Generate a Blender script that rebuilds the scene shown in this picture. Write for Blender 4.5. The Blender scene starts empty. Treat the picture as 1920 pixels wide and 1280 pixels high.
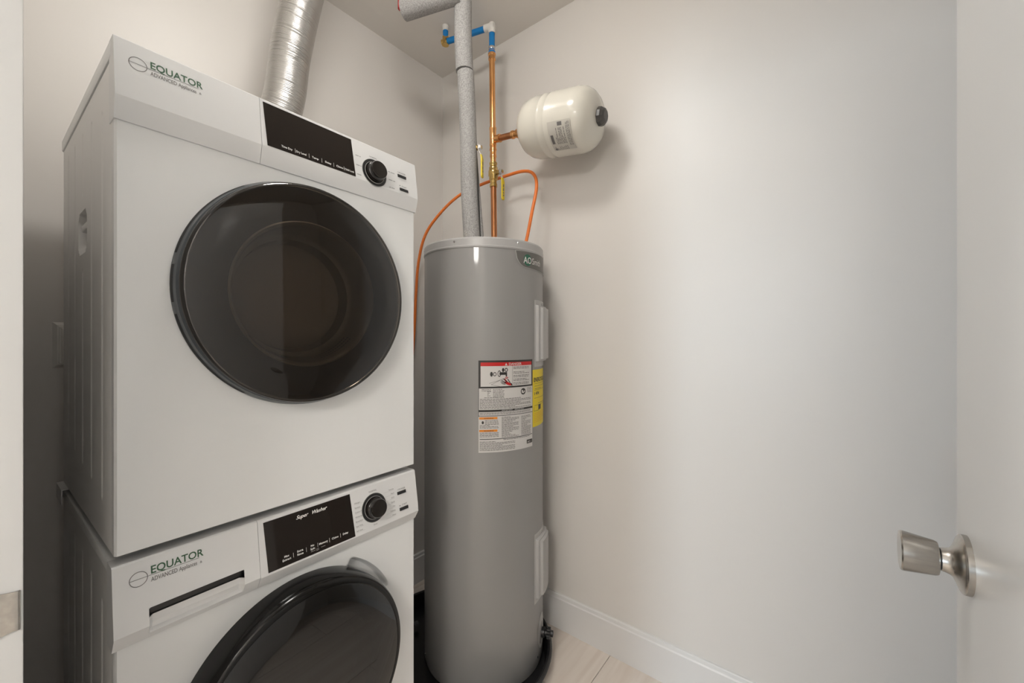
import bpy, bmesh, math, random
from mathutils import Vector, Matrix
random.seed(7)
PI = math.pi
S = bpy.context.scene
C = S.collection

# ------------------------------------------------------------------ camera, world, light, exposure
cd = bpy.data.cameras.new('camera')
cam = bpy.data.objects.new('camera', cd)
C.objects.link(cam)
S.camera = cam
cam.location = (1.6155, -1.453, 1.205)
cam.rotation_euler = (PI / 2, 0, math.radians(38.3))
cd.sensor_width = 36.0
cd.lens = 758.0 / 1920.0 * 36.0
cd.shift_y = -5.0 / 1920.0
cd.clip_start = 0.02

w = bpy.data.worlds.new('world')
S.world = w
w.use_nodes = True
bg = w.node_tree.nodes['Background']
bg.inputs[0].default_value = (0.72, 0.84, 1.0, 1)
bg.inputs[1].default_value = 0.6

def area(name, loc, rot, sx, sy, power, col):
    l = bpy.data.lights.new(name, 'AREA')
    l.shape = 'RECTANGLE'
    l.size, l.size_y = sx, sy
    l.energy = power
    l.color = col
    o = bpy.data.objects.new(name, l)
    C.objects.link(o)
    o.location, o.rotation_euler = loc, rot
    return o
# daylight that falls through the hall window
area('window_daylight', (0.66, -5.34, 1.55), (PI / 2, 0, 0), 0.62, 1.35, 88, (0.70, 0.85, 1.0))
LAMP_POWER = 34.5
HALL_FILL_POWER = 40.0  # glow of the added fill lamp in the hall

S.view_settings.view_transform = 'Standard'
S.view_settings.look = 'None'
S.view_settings.gamma = 1.0
S.view_settings.use_curve_mapping = False
S.view_settings.exposure = 0.06

# ------------------------------------------------------------------ materials
def mat(name, col, rough=0.5, metal=0.0, coat=0.0, noise=None, bump=None, spec=None, emit=None, aniso=0.0):
    """noise = (scale, second colour, (sx, sy, sz)); bump = (scale, strength, distance)"""
    m = bpy.data.materials.new(name)
    m.use_nodes = True
    nt = m.node_tree
    b = nt.nodes['Principled BSDF']
    b.inputs['Base Color'].default_value = (*col, 1)
    b.inputs['Roughness'].default_value = rough
    b.inputs['Metallic'].default_value = metal
    b.inputs['Coat Weight'].default_value = coat
    b.inputs['Coat Roughness'].default_value = 0.06
    if spec is not None:
        b.inputs['Specular IOR Level'].default_value = spec
    if emit:
        b.inputs['Emission Color'].default_value = (*emit[0], 1)
        b.inputs['Emission Strength'].default_value = emit[1]
    if noise or bump:
        tc = nt.nodes.new('ShaderNodeTexCoord')
    if noise:
        mp = nt.nodes.new('ShaderNodeMapping')
        mp.inputs['Scale'].default_value = noise[2] if len(noise) > 2 else (1, 1, 1)
        nz = nt.nodes.new('ShaderNodeTexNoise')
        nz.inputs['Scale'].default_value = noise[0]
        nz.inputs['Detail'].default_value = 4
        rp = nt.nodes.new('ShaderNodeValToRGB')
        rp.color_ramp.elements[0].position = 0.35
        rp.color_ramp.elements[1].position = 0.65
        rp.color_ramp.elements[0].color = (*noise[1], 1)
        rp.color_ramp.elements[1].color = (*col, 1)
        nt.links.new(tc.outputs['Object'], mp.inputs['Vector'])
        nt.links.new(mp.outputs['Vector'], nz.inputs['Vector'])
        nt.links.new(nz.outputs['Fac'], rp.inputs['Fac'])
        nt.links.new(rp.outputs['Color'], b.inputs['Base Color'])
    if bump:
        nz2 = nt.nodes.new('ShaderNodeTexNoise')
        nz2.inputs['Scale'].default_value = bump[0]
        nz2.inputs['Detail'].default_value = 3
        bp = nt.nodes.new('ShaderNodeBump')
        bp.inputs['Strength'].default_value = bump[1]
        bp.inputs['Distance'].default_value = bump[2]
        nt.links.new(tc.outputs['Object'], nz2.inputs['Vector'])
        nt.links.new(nz2.outputs['Fac'], bp.inputs['Height'])
        nt.links.new(bp.outputs['Normal'], b.inputs['Normal'])
    return m

M = {}
M['wall'] = mat('wall_paint', (0.765, 0.735, 0.70), 0.42, bump=(260, 0.06, 0.001))
M['ceiling'] = mat('ceiling_paint', (0.80, 0.765, 0.72), 0.7, bump=(160, 0.05, 0.001))
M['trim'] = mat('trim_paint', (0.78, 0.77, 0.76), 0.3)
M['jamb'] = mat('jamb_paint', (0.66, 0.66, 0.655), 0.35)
M['door'] = mat('door_paint', (0.85, 0.845, 0.835), 0.28, bump=(60, 0.03, 0.001))
M['subfloor'] = mat('joint_dark', (0.16, 0.13, 0.11), 0.8)
M['enamel'] = mat('white_enamel', (0.87, 0.875, 0.87), 0.3)
M['enamel_side'] = mat('white_sheet_steel', (0.87, 0.86, 0.845), 0.36)
M['plastic_white'] = mat('white_plastic', (0.78, 0.78, 0.777), 0.32)
M['black_gloss'] = mat('black_gloss', (0.012, 0.0095, 0.008), 0.14, coat=0.2)
M['display'] = mat('display_glass', (0.014, 0.010, 0.008), 0.05, coat=0.2)
M['black_ring'] = mat('black_door_ring', (0.006, 0.0055, 0.005), 0.13, spec=0.3)
M['black_plastic'] = mat('black_plastic', (0.02, 0.02, 0.021), 0.35)
M['pan'] = mat('black_pan_plastic', (0.012, 0.012, 0.013), 0.26, bump=(90, 0.08, 0.002))
M['grey_plastic'] = mat('slate_grey_plastic', (0.10, 0.108, 0.115), 0.35)
M['slot_dark'] = mat('dark_slot', (0.012, 0.012, 0.012), 0.6)
M['bowl'] = mat('smoked_bowl', (0.34, 0.285, 0.22), 0.22)
M['drum'] = mat('drum_steel', (0.22, 0.19, 0.16), 0.35, metal=0.6)
M['door_inner'] = mat('door_inner_dark', (0.075, 0.062, 0.052), 0.45)
M['heater'] = mat('heater_grey_enamel', (0.275, 0.268, 0.262), 0.5, coat=0.5)
M['heater_part'] = mat('heater_grey_plastic', (0.43, 0.422, 0.415), 0.32)
M['foam'] = mat('grey_pipe_foam', (0.44, 0.43, 0.42), 0.75, noise=(260, (0.27, 0.262, 0.255)), bump=(260, 0.4, 0.002))
M['foam_dark'] = mat('dark_foam_slit', (0.05, 0.048, 0.046), 0.9)
M['copper'] = mat('copper', (0.90, 0.49, 0.21), 0.22, metal=1.0, noise=(30, (0.80, 0.38, 0.14), (1, 1, 0.2)))
M['copper_dark'] = mat('aged_copper', (0.62, 0.28, 0.12), 0.36, metal=1.0, noise=(40, (0.45, 0.19, 0.09), (1, 1, 0.1)))
M['brass'] = mat('brass', (0.62, 0.43, 0.16), 0.22, metal=1.0)
M['chrome'] = mat('bright_steel', (0.72, 0.72, 0.72), 0.2, metal=1.0)
M['nickel'] = mat('satin_nickel', (0.50, 0.475, 0.44), 0.27, metal=1.0, noise=(18, (0.43, 0.41, 0.38), (1, 9, 9)))
M['foil'] = mat('aluminium_foil', (0.60, 0.59, 0.575), 0.34, metal=1.0, bump=(45, 0.35, 0.004))
M['blue'] = mat('blue_pipe', (0.0, 0.19, 0.52), 0.35)
M['red_pipe'] = mat('red_pipe', (0.55, 0.02, 0.02), 0.35)
M['fitting'] = mat('white_fitting', (0.72, 0.70, 0.66), 0.5)
M['yellow'] = mat('yellow_grip', (0.78, 0.58, 0.02), 0.4)
M['orange'] = mat('orange_sheath', (0.80, 0.20, 0.035), 0.4)
M['cream'] = mat('cream_enamel', (0.76, 0.73, 0.65), 0.22, coat=0.3)
M['cap'] = mat('dark_grey_cap', (0.07, 0.066, 0.062), 0.35)
M['paper'] = mat('label_paper', (0.62, 0.60, 0.58), 0.5)
M['ink'] = mat('label_ink', (0.03, 0.027, 0.025), 0.5)
M['ink_soft'] = mat('small_print', (0.17, 0.16, 0.155), 0.6)
M['ink_faint'] = mat('pale_print', (0.40, 0.40, 0.40), 0.6)
M['label_red'] = mat('label_red', (0.52, 0.012, 0.012), 0.45)
M['label_orange'] = mat('label_orange', (0.75, 0.25, 0.02), 0.45)
M['label_yellow'] = mat('label_yellow', (0.80, 0.62, 0.01), 0.45)
M['label_blank'] = mat('tank_label', (0.60, 0.575, 0.52), 0.5)
M['green'] = mat('logo_green', (0.045, 0.115, 0.06), 0.5)
M['badge_green'] = mat('badge_green', (0.01, 0.12, 0.065), 0.4)
M['badge'] = mat('badge_grey', (0.13, 0.125, 0.115), 0.4)
M['silver'] = mat('silver_print', (0.42, 0.42, 0.40), 0.4)
M['white_print'] = mat('white_print', (0.80, 0.79, 0.77), 0.5)
M['lamp'] = mat('lamp_diffuser', (0.9, 0.88, 0.84), 0.5, emit=((1.0, 0.97, 0.92), LAMP_POWER))
M['fill_glow'] = mat('fill_lamp_shade', (0.9, 0.88, 0.84), 0.6, emit=((1.0, 0.965, 0.91), HALL_FILL_POWER))  # glowing surface of the made-up hall lamp, added as fill light
M['switch'] = mat('switch_plate', (0.86, 0.84, 0.80), 0.35)

def plank_material():
    m = bpy.data.materials.new('pale_wood_plank')
    m.use_nodes = True
    nt = m.node_tree
    b = nt.nodes['Principled BSDF']
    b.inputs['Roughness'].default_value = 0.4
    tc = nt.nodes.new('ShaderNodeTexCoord')
    oi = nt.nodes.new('ShaderNodeObjectInfo')
    mp = nt.nodes.new('ShaderNodeMapping')
    mp.inputs['Scale'].default_value = (22, 1.4, 1)
    add = nt.nodes.new('ShaderNodeVectorMath'); add.operation = 'ADD'
    sc = nt.nodes.new('ShaderNodeVectorMath'); sc.operation = 'SCALE'
    sc.inputs[3].default_value = 40
    nz = nt.nodes.new('ShaderNodeTexNoise')
    nz.inputs['Scale'].default_value = 1.3
    nz.inputs['Detail'].default_value = 5
    nz.inputs['Distortion'].default_value = 0.6
    rp = nt.nodes.new('ShaderNodeValToRGB')
    e = rp.color_ramp.elements
    e[0].position, e[1].position = 0.3, 0.7
    e[0].color, e[1].color = (0.72, 0.63, 0.555, 1), (0.84, 0.765, 0.695, 1)
    nt.links.new(oi.outputs['Location'], sc.inputs[0])
    nt.links.new(tc.outputs['Object'], mp.inputs['Vector'])
    nt.links.new(mp.outputs['Vector'], add.inputs[0])
    nt.links.new(sc.outputs['Vector'], add.inputs[1])
    nt.links.new(add.outputs['Vector'], nz.inputs['Vector'])
    nt.links.new(nz.outputs['Fac'], rp.inputs['Fac'])
    nt.links.new(rp.outputs['Color'], b.inputs['Base Color'])
    return m
M['plank'] = plank_material()

def tinted_glass(name, tint, ior=1.5, rough=0.02):
    m = bpy.data.materials.new(name)
    m.use_nodes = True
    nt = m.node_tree
    nt.nodes.remove(nt.nodes['Principled BSDF'])
    out = nt.nodes['Material Output']
    tr = nt.nodes.new('ShaderNodeBsdfTransparent')
    tr.inputs[0].default_value = (*tint, 1)
    gl = nt.nodes.new('ShaderNodeBsdfGlossy')
    gl.inputs['Roughness'].default_value = rough
    fr = nt.nodes.new('ShaderNodeFresnel')
    fr.inputs[0].default_value = ior
    mx = nt.nodes.new('ShaderNodeMixShader')
    nt.links.new(fr.outputs[0], mx.inputs[0])
    nt.links.new(tr.outputs[0], mx.inputs[1])
    nt.links.new(gl.outputs[0], mx.inputs[2])
    nt.links.new(mx.outputs[0], out.inputs['Surface'])
    return m
M['smoke_glass'] = tinted_glass('smoked_glass', (0.52, 0.465, 0.41), 1.72)
M['washer_glass'] = tinted_glass('dark_smoked_glass', (0.06, 0.055, 0.05), 1.8)
M['clear_glass'] = tinted_glass('window_glass', (0.97, 0.98, 0.98), 1.45, 0.0)

# ------------------------------------------------------------------ mesh helpers
class MB:
    def __init__(self):
        self.v, self.f = [], []
    def add(self, verts, faces, fn=None):
        o = len(self.v)
        self.v += [tuple(fn(*p)) if fn else tuple(p) for p in verts]
        self.f += [tuple(i + o for i in q) for q in faces]
        return self
    def box(self, x0, x1, y0, y1, z0, z1, bev=0.0, skip=()):
        if bev > 0:
            bm = bmesh.new()
            bmesh.ops.create_cube(bm, size=1)
            for v in bm.verts:
                v.co = Vector(((x0 + x1) / 2 + v.co.x * (x1 - x0), (y0 + y1) / 2 + v.co.y * (y1 - y0), (z0 + z1) / 2 + v.co.z * (z1 - z0)))
            bmesh.ops.bevel(bm, geom=bm.edges[:], offset=bev, segments=2, profile=0.5, affect='EDGES')
            bm.verts.index_update()
            self.add([v.co[:] for v in bm.verts], [[v.index for v in f.verts] for f in bm.faces])
            bm.free()
            return self
        vs = [(x0, y0, z0), (x1, y0, z0), (x1, y1, z0), (x0, y1, z0), (x0, y0, z1), (x1, y0, z1), (x1, y1, z1), (x0, y1, z1)]
        fs = {'bottom': (0, 3, 2, 1), 'top': (4, 5, 6, 7), 'front': (0, 1, 5, 4), 'right': (1, 2, 6, 5), 'back': (2, 3, 7, 6), 'left': (3, 0, 4, 7)}
        return self.add(vs, [q for k, q in fs.items() if k not in skip])
    def lathe(self, prof, seg=48, org=(0, 0, 0), ax=(0, 0, 1), a0=0.0, a1=None, up=None, caps=True):
        """prof: (radius, height) pairs along axis ax from org"""
        ax = Vector(ax).normalized()
        t = Vector(up) if up else (Vector((1, 0, 0)) if abs(ax.x) < 0.9 else Vector((0, 0, 1)))
        e1 = (t - ax * t.dot(ax)).normalized()
        e2 = ax.cross(e1)
        org = Vector(org)
        full = a1 is None
        n = seg if full else seg + 1
        a1 = a0 + 2 * PI if full else a1
        vs, fs = [], []
        for r, h in prof:
            for k in range(n):
                a = a0 + (a1 - a0) * k / seg
                vs.append((org + ax * h + (e1 * math.cos(a) + e2 * math.sin(a)) * r)[:])
        for i in range(len(prof) - 1):
            for k in range(seg):
                k2 = (k + 1) % n
                fs.append((i * n + k, i * n + k2, (i + 1) * n + k2, (i + 1) * n + k))
        if full and caps:
            if prof[0][0] > 1e-5: fs.append(tuple(range(n - 1, -1, -1)))
            if prof[-1][0] > 1e-5: fs.append(tuple((len(prof) - 1) * n + k for k in range(n)))
        return self.add(vs, fs)
    def tube(self, pts, r, seg=12, caps=True):
        """r: number or list; parallel transport frames"""
        P = [Vector(p) for p in pts]
        rs = r if isinstance(r, (list, tuple)) else [r] * len(P)
        T = [(P[min(i + 1, len(P) - 1)] - P[max(i - 1, 0)]).normalized() for i in range(len(P))]
        t = Vector((0, 0, 1)) if abs(T[0].z) < 0.9 else Vector((1, 0, 0))
        e = (t - T[0] * t.dot(T[0])).normalized()
        vs, fs = [], []
        for i, p in enumerate(P):
            e = (e - T[i] * e.dot(T[i])).normalized()
            g = T[i].cross(e)
            for k in range(seg):
                a = 2 * PI * k / seg
                vs.append((p + (e * math.cos(a) + g * math.sin(a)) * rs[i])[:])
        for i in range(len(P) - 1):
            for k in range(seg):
                k2 = (k + 1) % seg
                fs.append((i * seg + k, i * seg + k2, (i + 1) * seg + k2, (i + 1) * seg + k))
        if caps:
            fs.append(tuple(range(seg - 1, -1, -1)))
            fs.append(tuple((len(P) - 1) * seg + k for k in range(seg)))
        return self.add(vs, fs)
    def extrude_x(self, prof, x0, x1, caps=True):
        """prof: closed list of (y, z), extruded along x"""
        n = len(prof)
        vs = [(x0, y, z) for y, z in prof] + [(x1, y, z) for y, z in prof]
        fs = [(i, (i + 1) % n, n + (i + 1) % n, n + i) for i in range(n)]
        if caps: fs += [tuple(range(n - 1, -1, -1)), tuple(range(n, 2 * n))]
        return self.add(vs, fs)
    def grid(self, us, vs_, fn, hole=None):
        nu = len(us)
        vs = [fn(u, v) for v in vs_ for u in us]
        fs = []
        for j in range(len(vs_) - 1):
            for i in range(nu - 1):
                if hole and hole((us[i] + us[i + 1]) / 2, (vs_[j] + vs_[j + 1]) / 2): continue
                fs.append((j * nu + i, j * nu + i + 1, (j + 1) * nu + i + 1, (j + 1) * nu + i))
        return self.add(vs, fs)
    def build(self, name, m, parent=None, smooth=30, normals=True):
        me = bpy.data.meshes.new(name)
        me.from_pydata(self.v, [], self.f)
        if normals:
            bm = bmesh.new(); bm.from_mesh(me)
            bmesh.ops.remove_doubles(bm, verts=bm.verts[:], dist=1e-6)
            bmesh.ops.recalc_face_normals(bm, faces=bm.faces[:])
            bm.to_mesh(me); bm.free()
        me.materials.append(M[m])
        if smooth:
            me.shade_smooth()
            me.set_sharp_from_angle(angle=math.radians(smooth))
        o = bpy.data.objects.new(name, me)
        C.objects.link(o)
        o.parent = parent
        return o

def tag(o, label, cat, group=None):
    o['label'] = label; o['category'] = cat
    if group: o['group'] = group
    return o
def thing(name, label, cat, loc=(0, 0, 0), rz=0.0, group=None):
    o = bpy.data.objects.new(name, None)
    o.empty_display_size = 0.05
    C.objects.link(o)
    o.location = loc; o.rotation_euler = (0, 0, rz)
    return tag(o, label, cat, group)
def struct(o):
    o['kind'] = 'structure'
    return o
def catmull(pts, n=10):
    P = [Vector(p) for p in pts]
    P = [P[0] * 2 - P[1]] + P + [P[-1] * 2 - P[-2]]
    out = []
    for i in range(1, len(P) - 2):
        a, b, c, d = P[i - 1:i + 3]
        for k in range(n):
            t = k / n
            out.append(0.5 * ((2 * b) + (c - a) * t + (2 * a - 5 * b + 4 * c - d) * t * t + (3 * b - a - 3 * c + d) * t ** 3))
    out.append(P[-2])
    return out
def words(fn, m, parent, items, name='lettering'):
    """each word is a part of its own: (text, size, u, v, options)"""
    for t, size, u, v, kw in items:
        mb = MB(); put_text(mb, fn, t, size, u, v, **kw)
        mb.build(name, m, parent, smooth=0, normals=False)
def stuff(o):
    o['kind'] = 'stuff'
    return o
_text_cache = {}
def text_mesh(s, size, align='LEFT', sx=1.0, shear=0.0, bold=0.0, spacing=1.0):
    """flat lettering: (verts2d, faces); cap height is about 0.73 * size"""
    key = (s, size, align, sx, shear, bold, spacing)
    if key in _text_cache: return _text_cache[key]
    cu = bpy.data.curves.new('lettering', 'FONT')
    cu.body = s; cu.size = size; cu.align_x = align; cu.shear = shear; cu.offset = bold; cu.space_character = spacing
    cu.resolution_u = 3
    o = bpy.data.objects.new('lettering', cu)
    C.objects.link(o)
    dg = bpy.context.evaluated_depsgraph_get()
    me = o.evaluated_get(dg).to_mesh()
    r = ([(v.co.x * sx, v.co.y) for v in me.vertices], [tuple(p.vertices) for p in me.polygons])
    o.evaluated_get(dg).to_mesh_clear()
    bpy.data.objects.remove(o)
    bpy.data.curves.remove(cu)
    _text_cache[key] = r
    return r
def put_text(mb, fn, s, size, u, v, **kw):
    """fn maps plane coords (u right, v up) to 3D"""
    vs, fs = text_mesh(s, size, **kw)
    return mb.add([(x + u, y + v) for x, y in vs], fs, fn)
def put_poly(mb, fn, pts):
    return mb.add(pts, [tuple(range(len(pts)))], fn)
def put_rect(mb, fn, u0, u1, v0, v1, n=1):
    us = [u0 + (u1 - u0) * i / n for i in range(n + 1)]
    vs = [(u, v) for v in (v0, v1) for u in us]
    return mb.add(vs, [(i, i + 1, n + 2 + i, n + 1 + i) for i in range(n)], fn)
def put_ring(mb, fn, cu, cv, r0, r1, n=40, ey=1.0):
    vs = []
    for k in range(n):
        a = 2 * PI * k / n
        vs += [(cu + r0 * math.cos(a), cv + r0 * ey * math.sin(a)), (cu + r1 * math.cos(a), cv + r1 * ey * math.sin(a))]
    return mb.add(vs, [(2 * k, 2 * k + 1, (2 * k + 3) % (2 * n), (2 * k + 2) % (2 * n)) for k in range(n)], fn)
def put_disc(mb, fn, cu, cv, ru, rv=None, n=24, rot=0.0):
    rv = rv or ru
    pts = []
    for k in range(n):
        a = 2 * PI * k / n
        x, y = ru * math.cos(a), rv * math.sin(a)
        pts.append((cu + x * math.cos(rot) - y * math.sin(rot), cv + x * math.sin(rot) + y * math.cos(rot)))
    return put_poly(mb, fn, pts)
def small_print(mb, fn, u0, u1, v_top, v_bot, pitch, h, rnd, fill=0.95):
    """rows of word-length dashes too small to read"""
    v = v_top
    while v - h > v_bot:
        u = u0
        end = u0 + (u1 - u0) * (fill if rnd.random() < 0.75 else fill * rnd.uniform(0.4, 0.9))
        while u < end - h:
            wl = min(rnd.uniform(1.5, 6.0) * h, end - u)
            put_rect(mb, fn, u, u + wl, v - h, v)
            u += wl + h * 0.8
        v -= pitch

# ------------------------------------------------------------------ the room
CEIL, DEPTH, WIDE = 2.585, 1.455, 2.55     # closet: x 0..WIDE, y 0..-DEPTH
HX0, HX1, HY = -0.7, 2.75, -5.2            # hall beyond the doorway
DX0, DX1, DZ = 0.978, 1.752, 2.045         # door opening
floor = struct(MB().box(HX0 - 0.1, HX1 + 0.1, HY - 0.1, 0.1, -0.06, -0.0035).build('floor', 'subfloor', smooth=0))
PW, PL = 0.3057, 0.6114
i0 = int(math.floor((HX0 - 0.038) / PW))
plank_cache = {}
k = i0
while 0.038 + k * PW < HX1:
    xa = 0.038 + k * PW
    off = -0.268 + (k % 2) * PL / 2 + PL
    y1 = off
    while y1 > HY:
        y0 = y1 - PL
        ya, yb = max(y0, HY), min(y1, 0.0)
        xl, xr = max(xa, HX0), min(xa + PW, HX1)
        if yb - ya > 0.02 and xr - xl > 0.01:
            key = (round(xr - xl, 4), round(yb - ya, 4))
            g = 0.0009
            if key not in plank_cache:
                hw, hl = key[0] / 2, key[1] / 2
                o = MB().box(-hw + g, hw - g, -hl + g, hl - g, -0.006, 0.0, 0.0006).build('plank', 'plank', floor, smooth=0)
                plank_cache[key] = o.data
            else:
                o = bpy.data.objects.new('plank', plank_cache[key])
                C.objects.link(o); o.parent = floor
            o.location = ((xl + xr) / 2, (ya + yb) / 2, 0)
        y1 = y0
    k += 1
struct(MB().box(HX0 - 0.1, HX1 + 0.1, HY - 0.1, 0.1, CEIL, CEIL + 0.08).build('ceiling', 'ceiling', smooth=0))
struct(MB().box(-0.1, 0, -DEPTH - 0.002, 0.1, -0.01, CEIL + 0.01).build('wall_left', 'wall', smooth=0))
struct(MB().box(-0.1, WIDE + 0.1, 0, 0.1, -0.01, CEIL + 0.01).build('wall_back', 'wall', smooth=0))
struct(MB().box(WIDE, WIDE + 0.1, -DEPTH - 0.002, 0.0, -0.01, CEIL + 0.01).build('wall_right', 'wall', smooth=0))
WT = 0.12
mb = MB()
mb.box(HX0 - 0.1, DX0 - 0.02, -DEPTH - WT, -DEPTH, -0.01, CEIL + 0.01)
mb.box(DX1 + 0.02, HX1 + 0.1, -DEPTH - WT, -DEPTH, -0.01, CEIL + 0.01)
mb.box(DX0 - 0.02, DX1 + 0.02, -DEPTH - WT, -DEPTH, DZ + 0.02, CEIL + 0.01)
struct(mb.build('wall_front', 'wall', smooth=0))
# hall behind the camera
struct(MB().box(HX0 - 0.1, HX0, HY, -DEPTH - WT, -0.01, CEIL + 0.01).build('wall_hall_left', 'wall', smooth=0))
struct(MB().box(HX1, HX1 + 0.1, HY, -DEPTH - WT, -0.01, CEIL + 0.01).build('wall_hall_right', 'wall', smooth=0))
WZ0, WZ1 = 0.9, 2.2
WINS = [(0.36, 0.96)]
mb = MB()
mb.box(HX0 - 0.1, WINS[0][0], HY - 0.1, HY, -0.01, CEIL + 0.01)
mb.box(WINS[0][1], HX1 + 0.1, HY - 0.1, HY, -0.01, CEIL + 0.01)
for a, b in WINS:
    mb.box(a, b, HY - 0.1, HY, -0.01, WZ0)
    mb.box(a, b, HY - 0.1, HY, WZ1, CEIL + 0.01)
struct(mb.build('wall_hall_end', 'wall', smooth=0))
for i, (a, b) in enumerate(WINS):
    mb = MB()
    mb.box(a, a + 0.04, HY - 0.09, HY + 0.012, WZ0, WZ1)
    mb.box(b - 0.04, b, HY - 0.09, HY + 0.012, WZ0, WZ1)
    mb.box(a + 0.04, b - 0.04, HY - 0.09, HY + 0.012, WZ0, WZ0 + 0.04)
    mb.box(a + 0.04, b - 0.04, HY - 0.09, HY + 0.012, WZ1 - 0.04, WZ1)
    win = struct(mb.build('window_%d' % (i + 1), 'trim', smooth=0))
    MB().box(a + 0.04, b - 0.04, HY - 0.05, HY - 0.046, WZ0 + 0.04, WZ1 - 0.04).build('pane', 'clear_glass', win, smooth=0)

def baseboard(name, x0, x1, y0, y1, inner):
    """board 14 cm high with a rounded top lip; inner = side facing the room"""
    h, t = 0.14, 0.014
    prof = [(0, 0), (t, 0), (t, h - 0.017), (t - 0.0045, h - 0.0135), (t - 0.0055, h - 0.003), (t - 0.008, h), (0, h)]
    mb = MB(); n = len(prof)
    if inner == '-y': ends = [[(x, y1 - d, z) for d, z in prof] for x in (x0, x1)]
    elif inner == '+y': ends = [[(x, y0 + d, z) for d, z in prof] for x in (x0, x1)]
    elif inner == '+x': ends = [[(x0 + d, y, z) for d, z in prof] for y in (y0, y1)]
    else: ends = [[(x1 - d, y, z) for d, z in prof] for y in (y0, y1)]
    mb.add(ends[0] + ends[1], [(i, (i + 1) % n, n + (i + 1) % n, n + i) for i in range(n)] + [tuple(range(n)), tuple(range(2 * n - 1, n - 1, -1))])
    return struct(mb.build(name, 'trim', smooth=25))
baseboard('baseboard_back', 0.0, WIDE, 0, 0, '-y')
baseboard('baseboard_left', 0, 0, -DEPTH, -0.014, '+x')
baseboard('baseboard_right', WIDE, WIDE, -DEPTH, -0.014, '-x')
baseboard('baseboard_front', 0.014, DX0 - 0.09, -DEPTH, -DEPTH, '+y')

# door frame: jambs, head and casing, with the strike plate on the latch jamb
jy0, jy1 = -DEPTH - WT - 0.005, -1.4385
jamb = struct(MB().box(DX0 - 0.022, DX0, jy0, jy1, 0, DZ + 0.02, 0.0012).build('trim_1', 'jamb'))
struct(MB().box(DX1, DX1 + 0.022, jy0, jy1 - 0.004, 0, DZ + 0.02, 0.0012).build('trim_2', 'trim'))
struct(MB().box(DX0, DX1, jy0, jy1, DZ, DZ + 0.02, 0.0012).build('trim_3', 'trim'))
struct(MB().box(DX0 - 0.085, DX0 - 0.006, -DEPTH, -DEPTH + 0.014, 0, DZ + 0.085, 0.003).build('trim_4', 'trim'))
struct(MB().box(DX0 - 0.006, DX1 + 0.07, -DEPTH, -DEPTH + 0.014, DZ + 0.006, DZ + 0.085, 0.003).build('trim_5', 'trim'))
# strike plate: plate on the jamb face whose lip curls over the room-side edge
mb = MB()
hz, zc = 0.027, 0.9345
ys = [-1.485, -1.4450, -1.4432, -1.4418, -1.4410]
xs = [DX0 + 0.0004, DX0 + 0.0004, DX0 + 0.0010, DX0 + 0.0008, DX0 - 0.0002]
def strike_z(i, s):
    return zc + s * (hz if i == 0 else hz * 0.72)
vs = []
for off in (0.0, 0.0012):
    for i in range(5):
        for s in (-1, 1):
            vs.append((xs[i] + off, ys[i] + off * (0.0 if i < 2 else 0.6), strike_z(i, s)))
fs = []
for i in range(4):
    a, b = 2 * i, 2 * i + 2
    fs += [(a, a + 1, b + 1, b), (10 + a, 10 + b, 10 + b + 1, 10 + a + 1), (a, b, 10 + b, 10 + a), (a + 1, 10 + a + 1, 10 + b + 1, b + 1)]
fs += [(0, 10, 11, 1), (8, 9, 19, 18)]
mb.add(vs, fs)
mb.build('strike_plate', 'nickel', jamb, smooth=50)

# the open door
door = struct(MB().box(1.742, 1.777, -1.448, -0.690, 0.012, 2.035, 0.0015).build('door_1', 'door'))
mb = MB()
ky, kz = -0.747, 0.9385
rose = [(0.0335, 0.0), (0.0335, 0.0052), (0.0325, 0.0064), (0.0300, 0.0078), (0.0225, 0.0105), (0.0175, 0.0128), (0.0152, 0.0152), (0.0140, 0.0185), (0.0130, 0.0228)]
mb.lathe(rose, 48, (1.742, ky, kz), (-1, 0, 0)).build('door_rose', 'nickel', door, smooth=28)
kn = MB().lathe([(0.0130, 0.0244), (0.0188, 0.0252), (0.0200, 0.0275), (0.0235, 0.0545), (0.0238, 0.0572), (0.0226, 0.0588), (0.0, 0.0588)], 48, (1.742, ky, kz), (-1, 0, 0)).build('door_knob', 'nickel', door, smooth=28)
MB().lathe([(0.0118, 0.0220), (0.0118, 0.0252)], 32, (1.742, ky, kz), (-1, 0, 0)).build('knob_collar', 'black_plastic', kn)
MB().box(1.7505, 1.7685, -0.6905, -0.6893, kz - 0.028, kz + 0.028).build('latch_plate', 'nickel', door, smooth=0)

# ceiling lamp above the machines (outside the frame)
LX, LY = 0.88, -0.98
lamp = thing('ceiling_lamp', 'round flush ceiling lamp with frosted diffuser above the stacked machines', 'lamp', (LX, LY, CEIL))
MB().lathe([(0.15, 0.0), (0.15, -0.022), (0.143, -0.028), (0.135, -0.028), (0.135, 0.0)], 48, caps=False).build('rim', 'trim', lamp)
MB().lathe([(0.134, -0.024), (0.132, -0.050), (0.118, -0.078), (0.088, -0.100), (0.045, -0.112), (0.0, -0.115)], 32, caps=False).build('diffuser', 'lamp', lamp)

# made-up drum lamp behind the camera, added to brighten the closet
hall_fill = thing('hall_fill_lamp', 'white drum fill lamp added unseen in the hall to brighten the closet', 'lamp', (1.95, -2.9, 2.02))
MB().lathe([(0.0, 0.0), (0.22, 0.0), (0.22, 0.19), (0.0, 0.19)], 32).build('shade', 'fill_glow', hall_fill)
MB().tube([(0, 0, 0.185), (0, 0, CEIL - 2.02)], 0.006, 10).build('rod', 'nickel', hall_fill)
MB().lathe([(0.05, CEIL - 2.02), (0.05, CEIL - 2.045), (0.03, CEIL - 2.05), (0.0, CEIL - 2.05)], 24).build('canopy', 'nickel', hall_fill)

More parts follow.
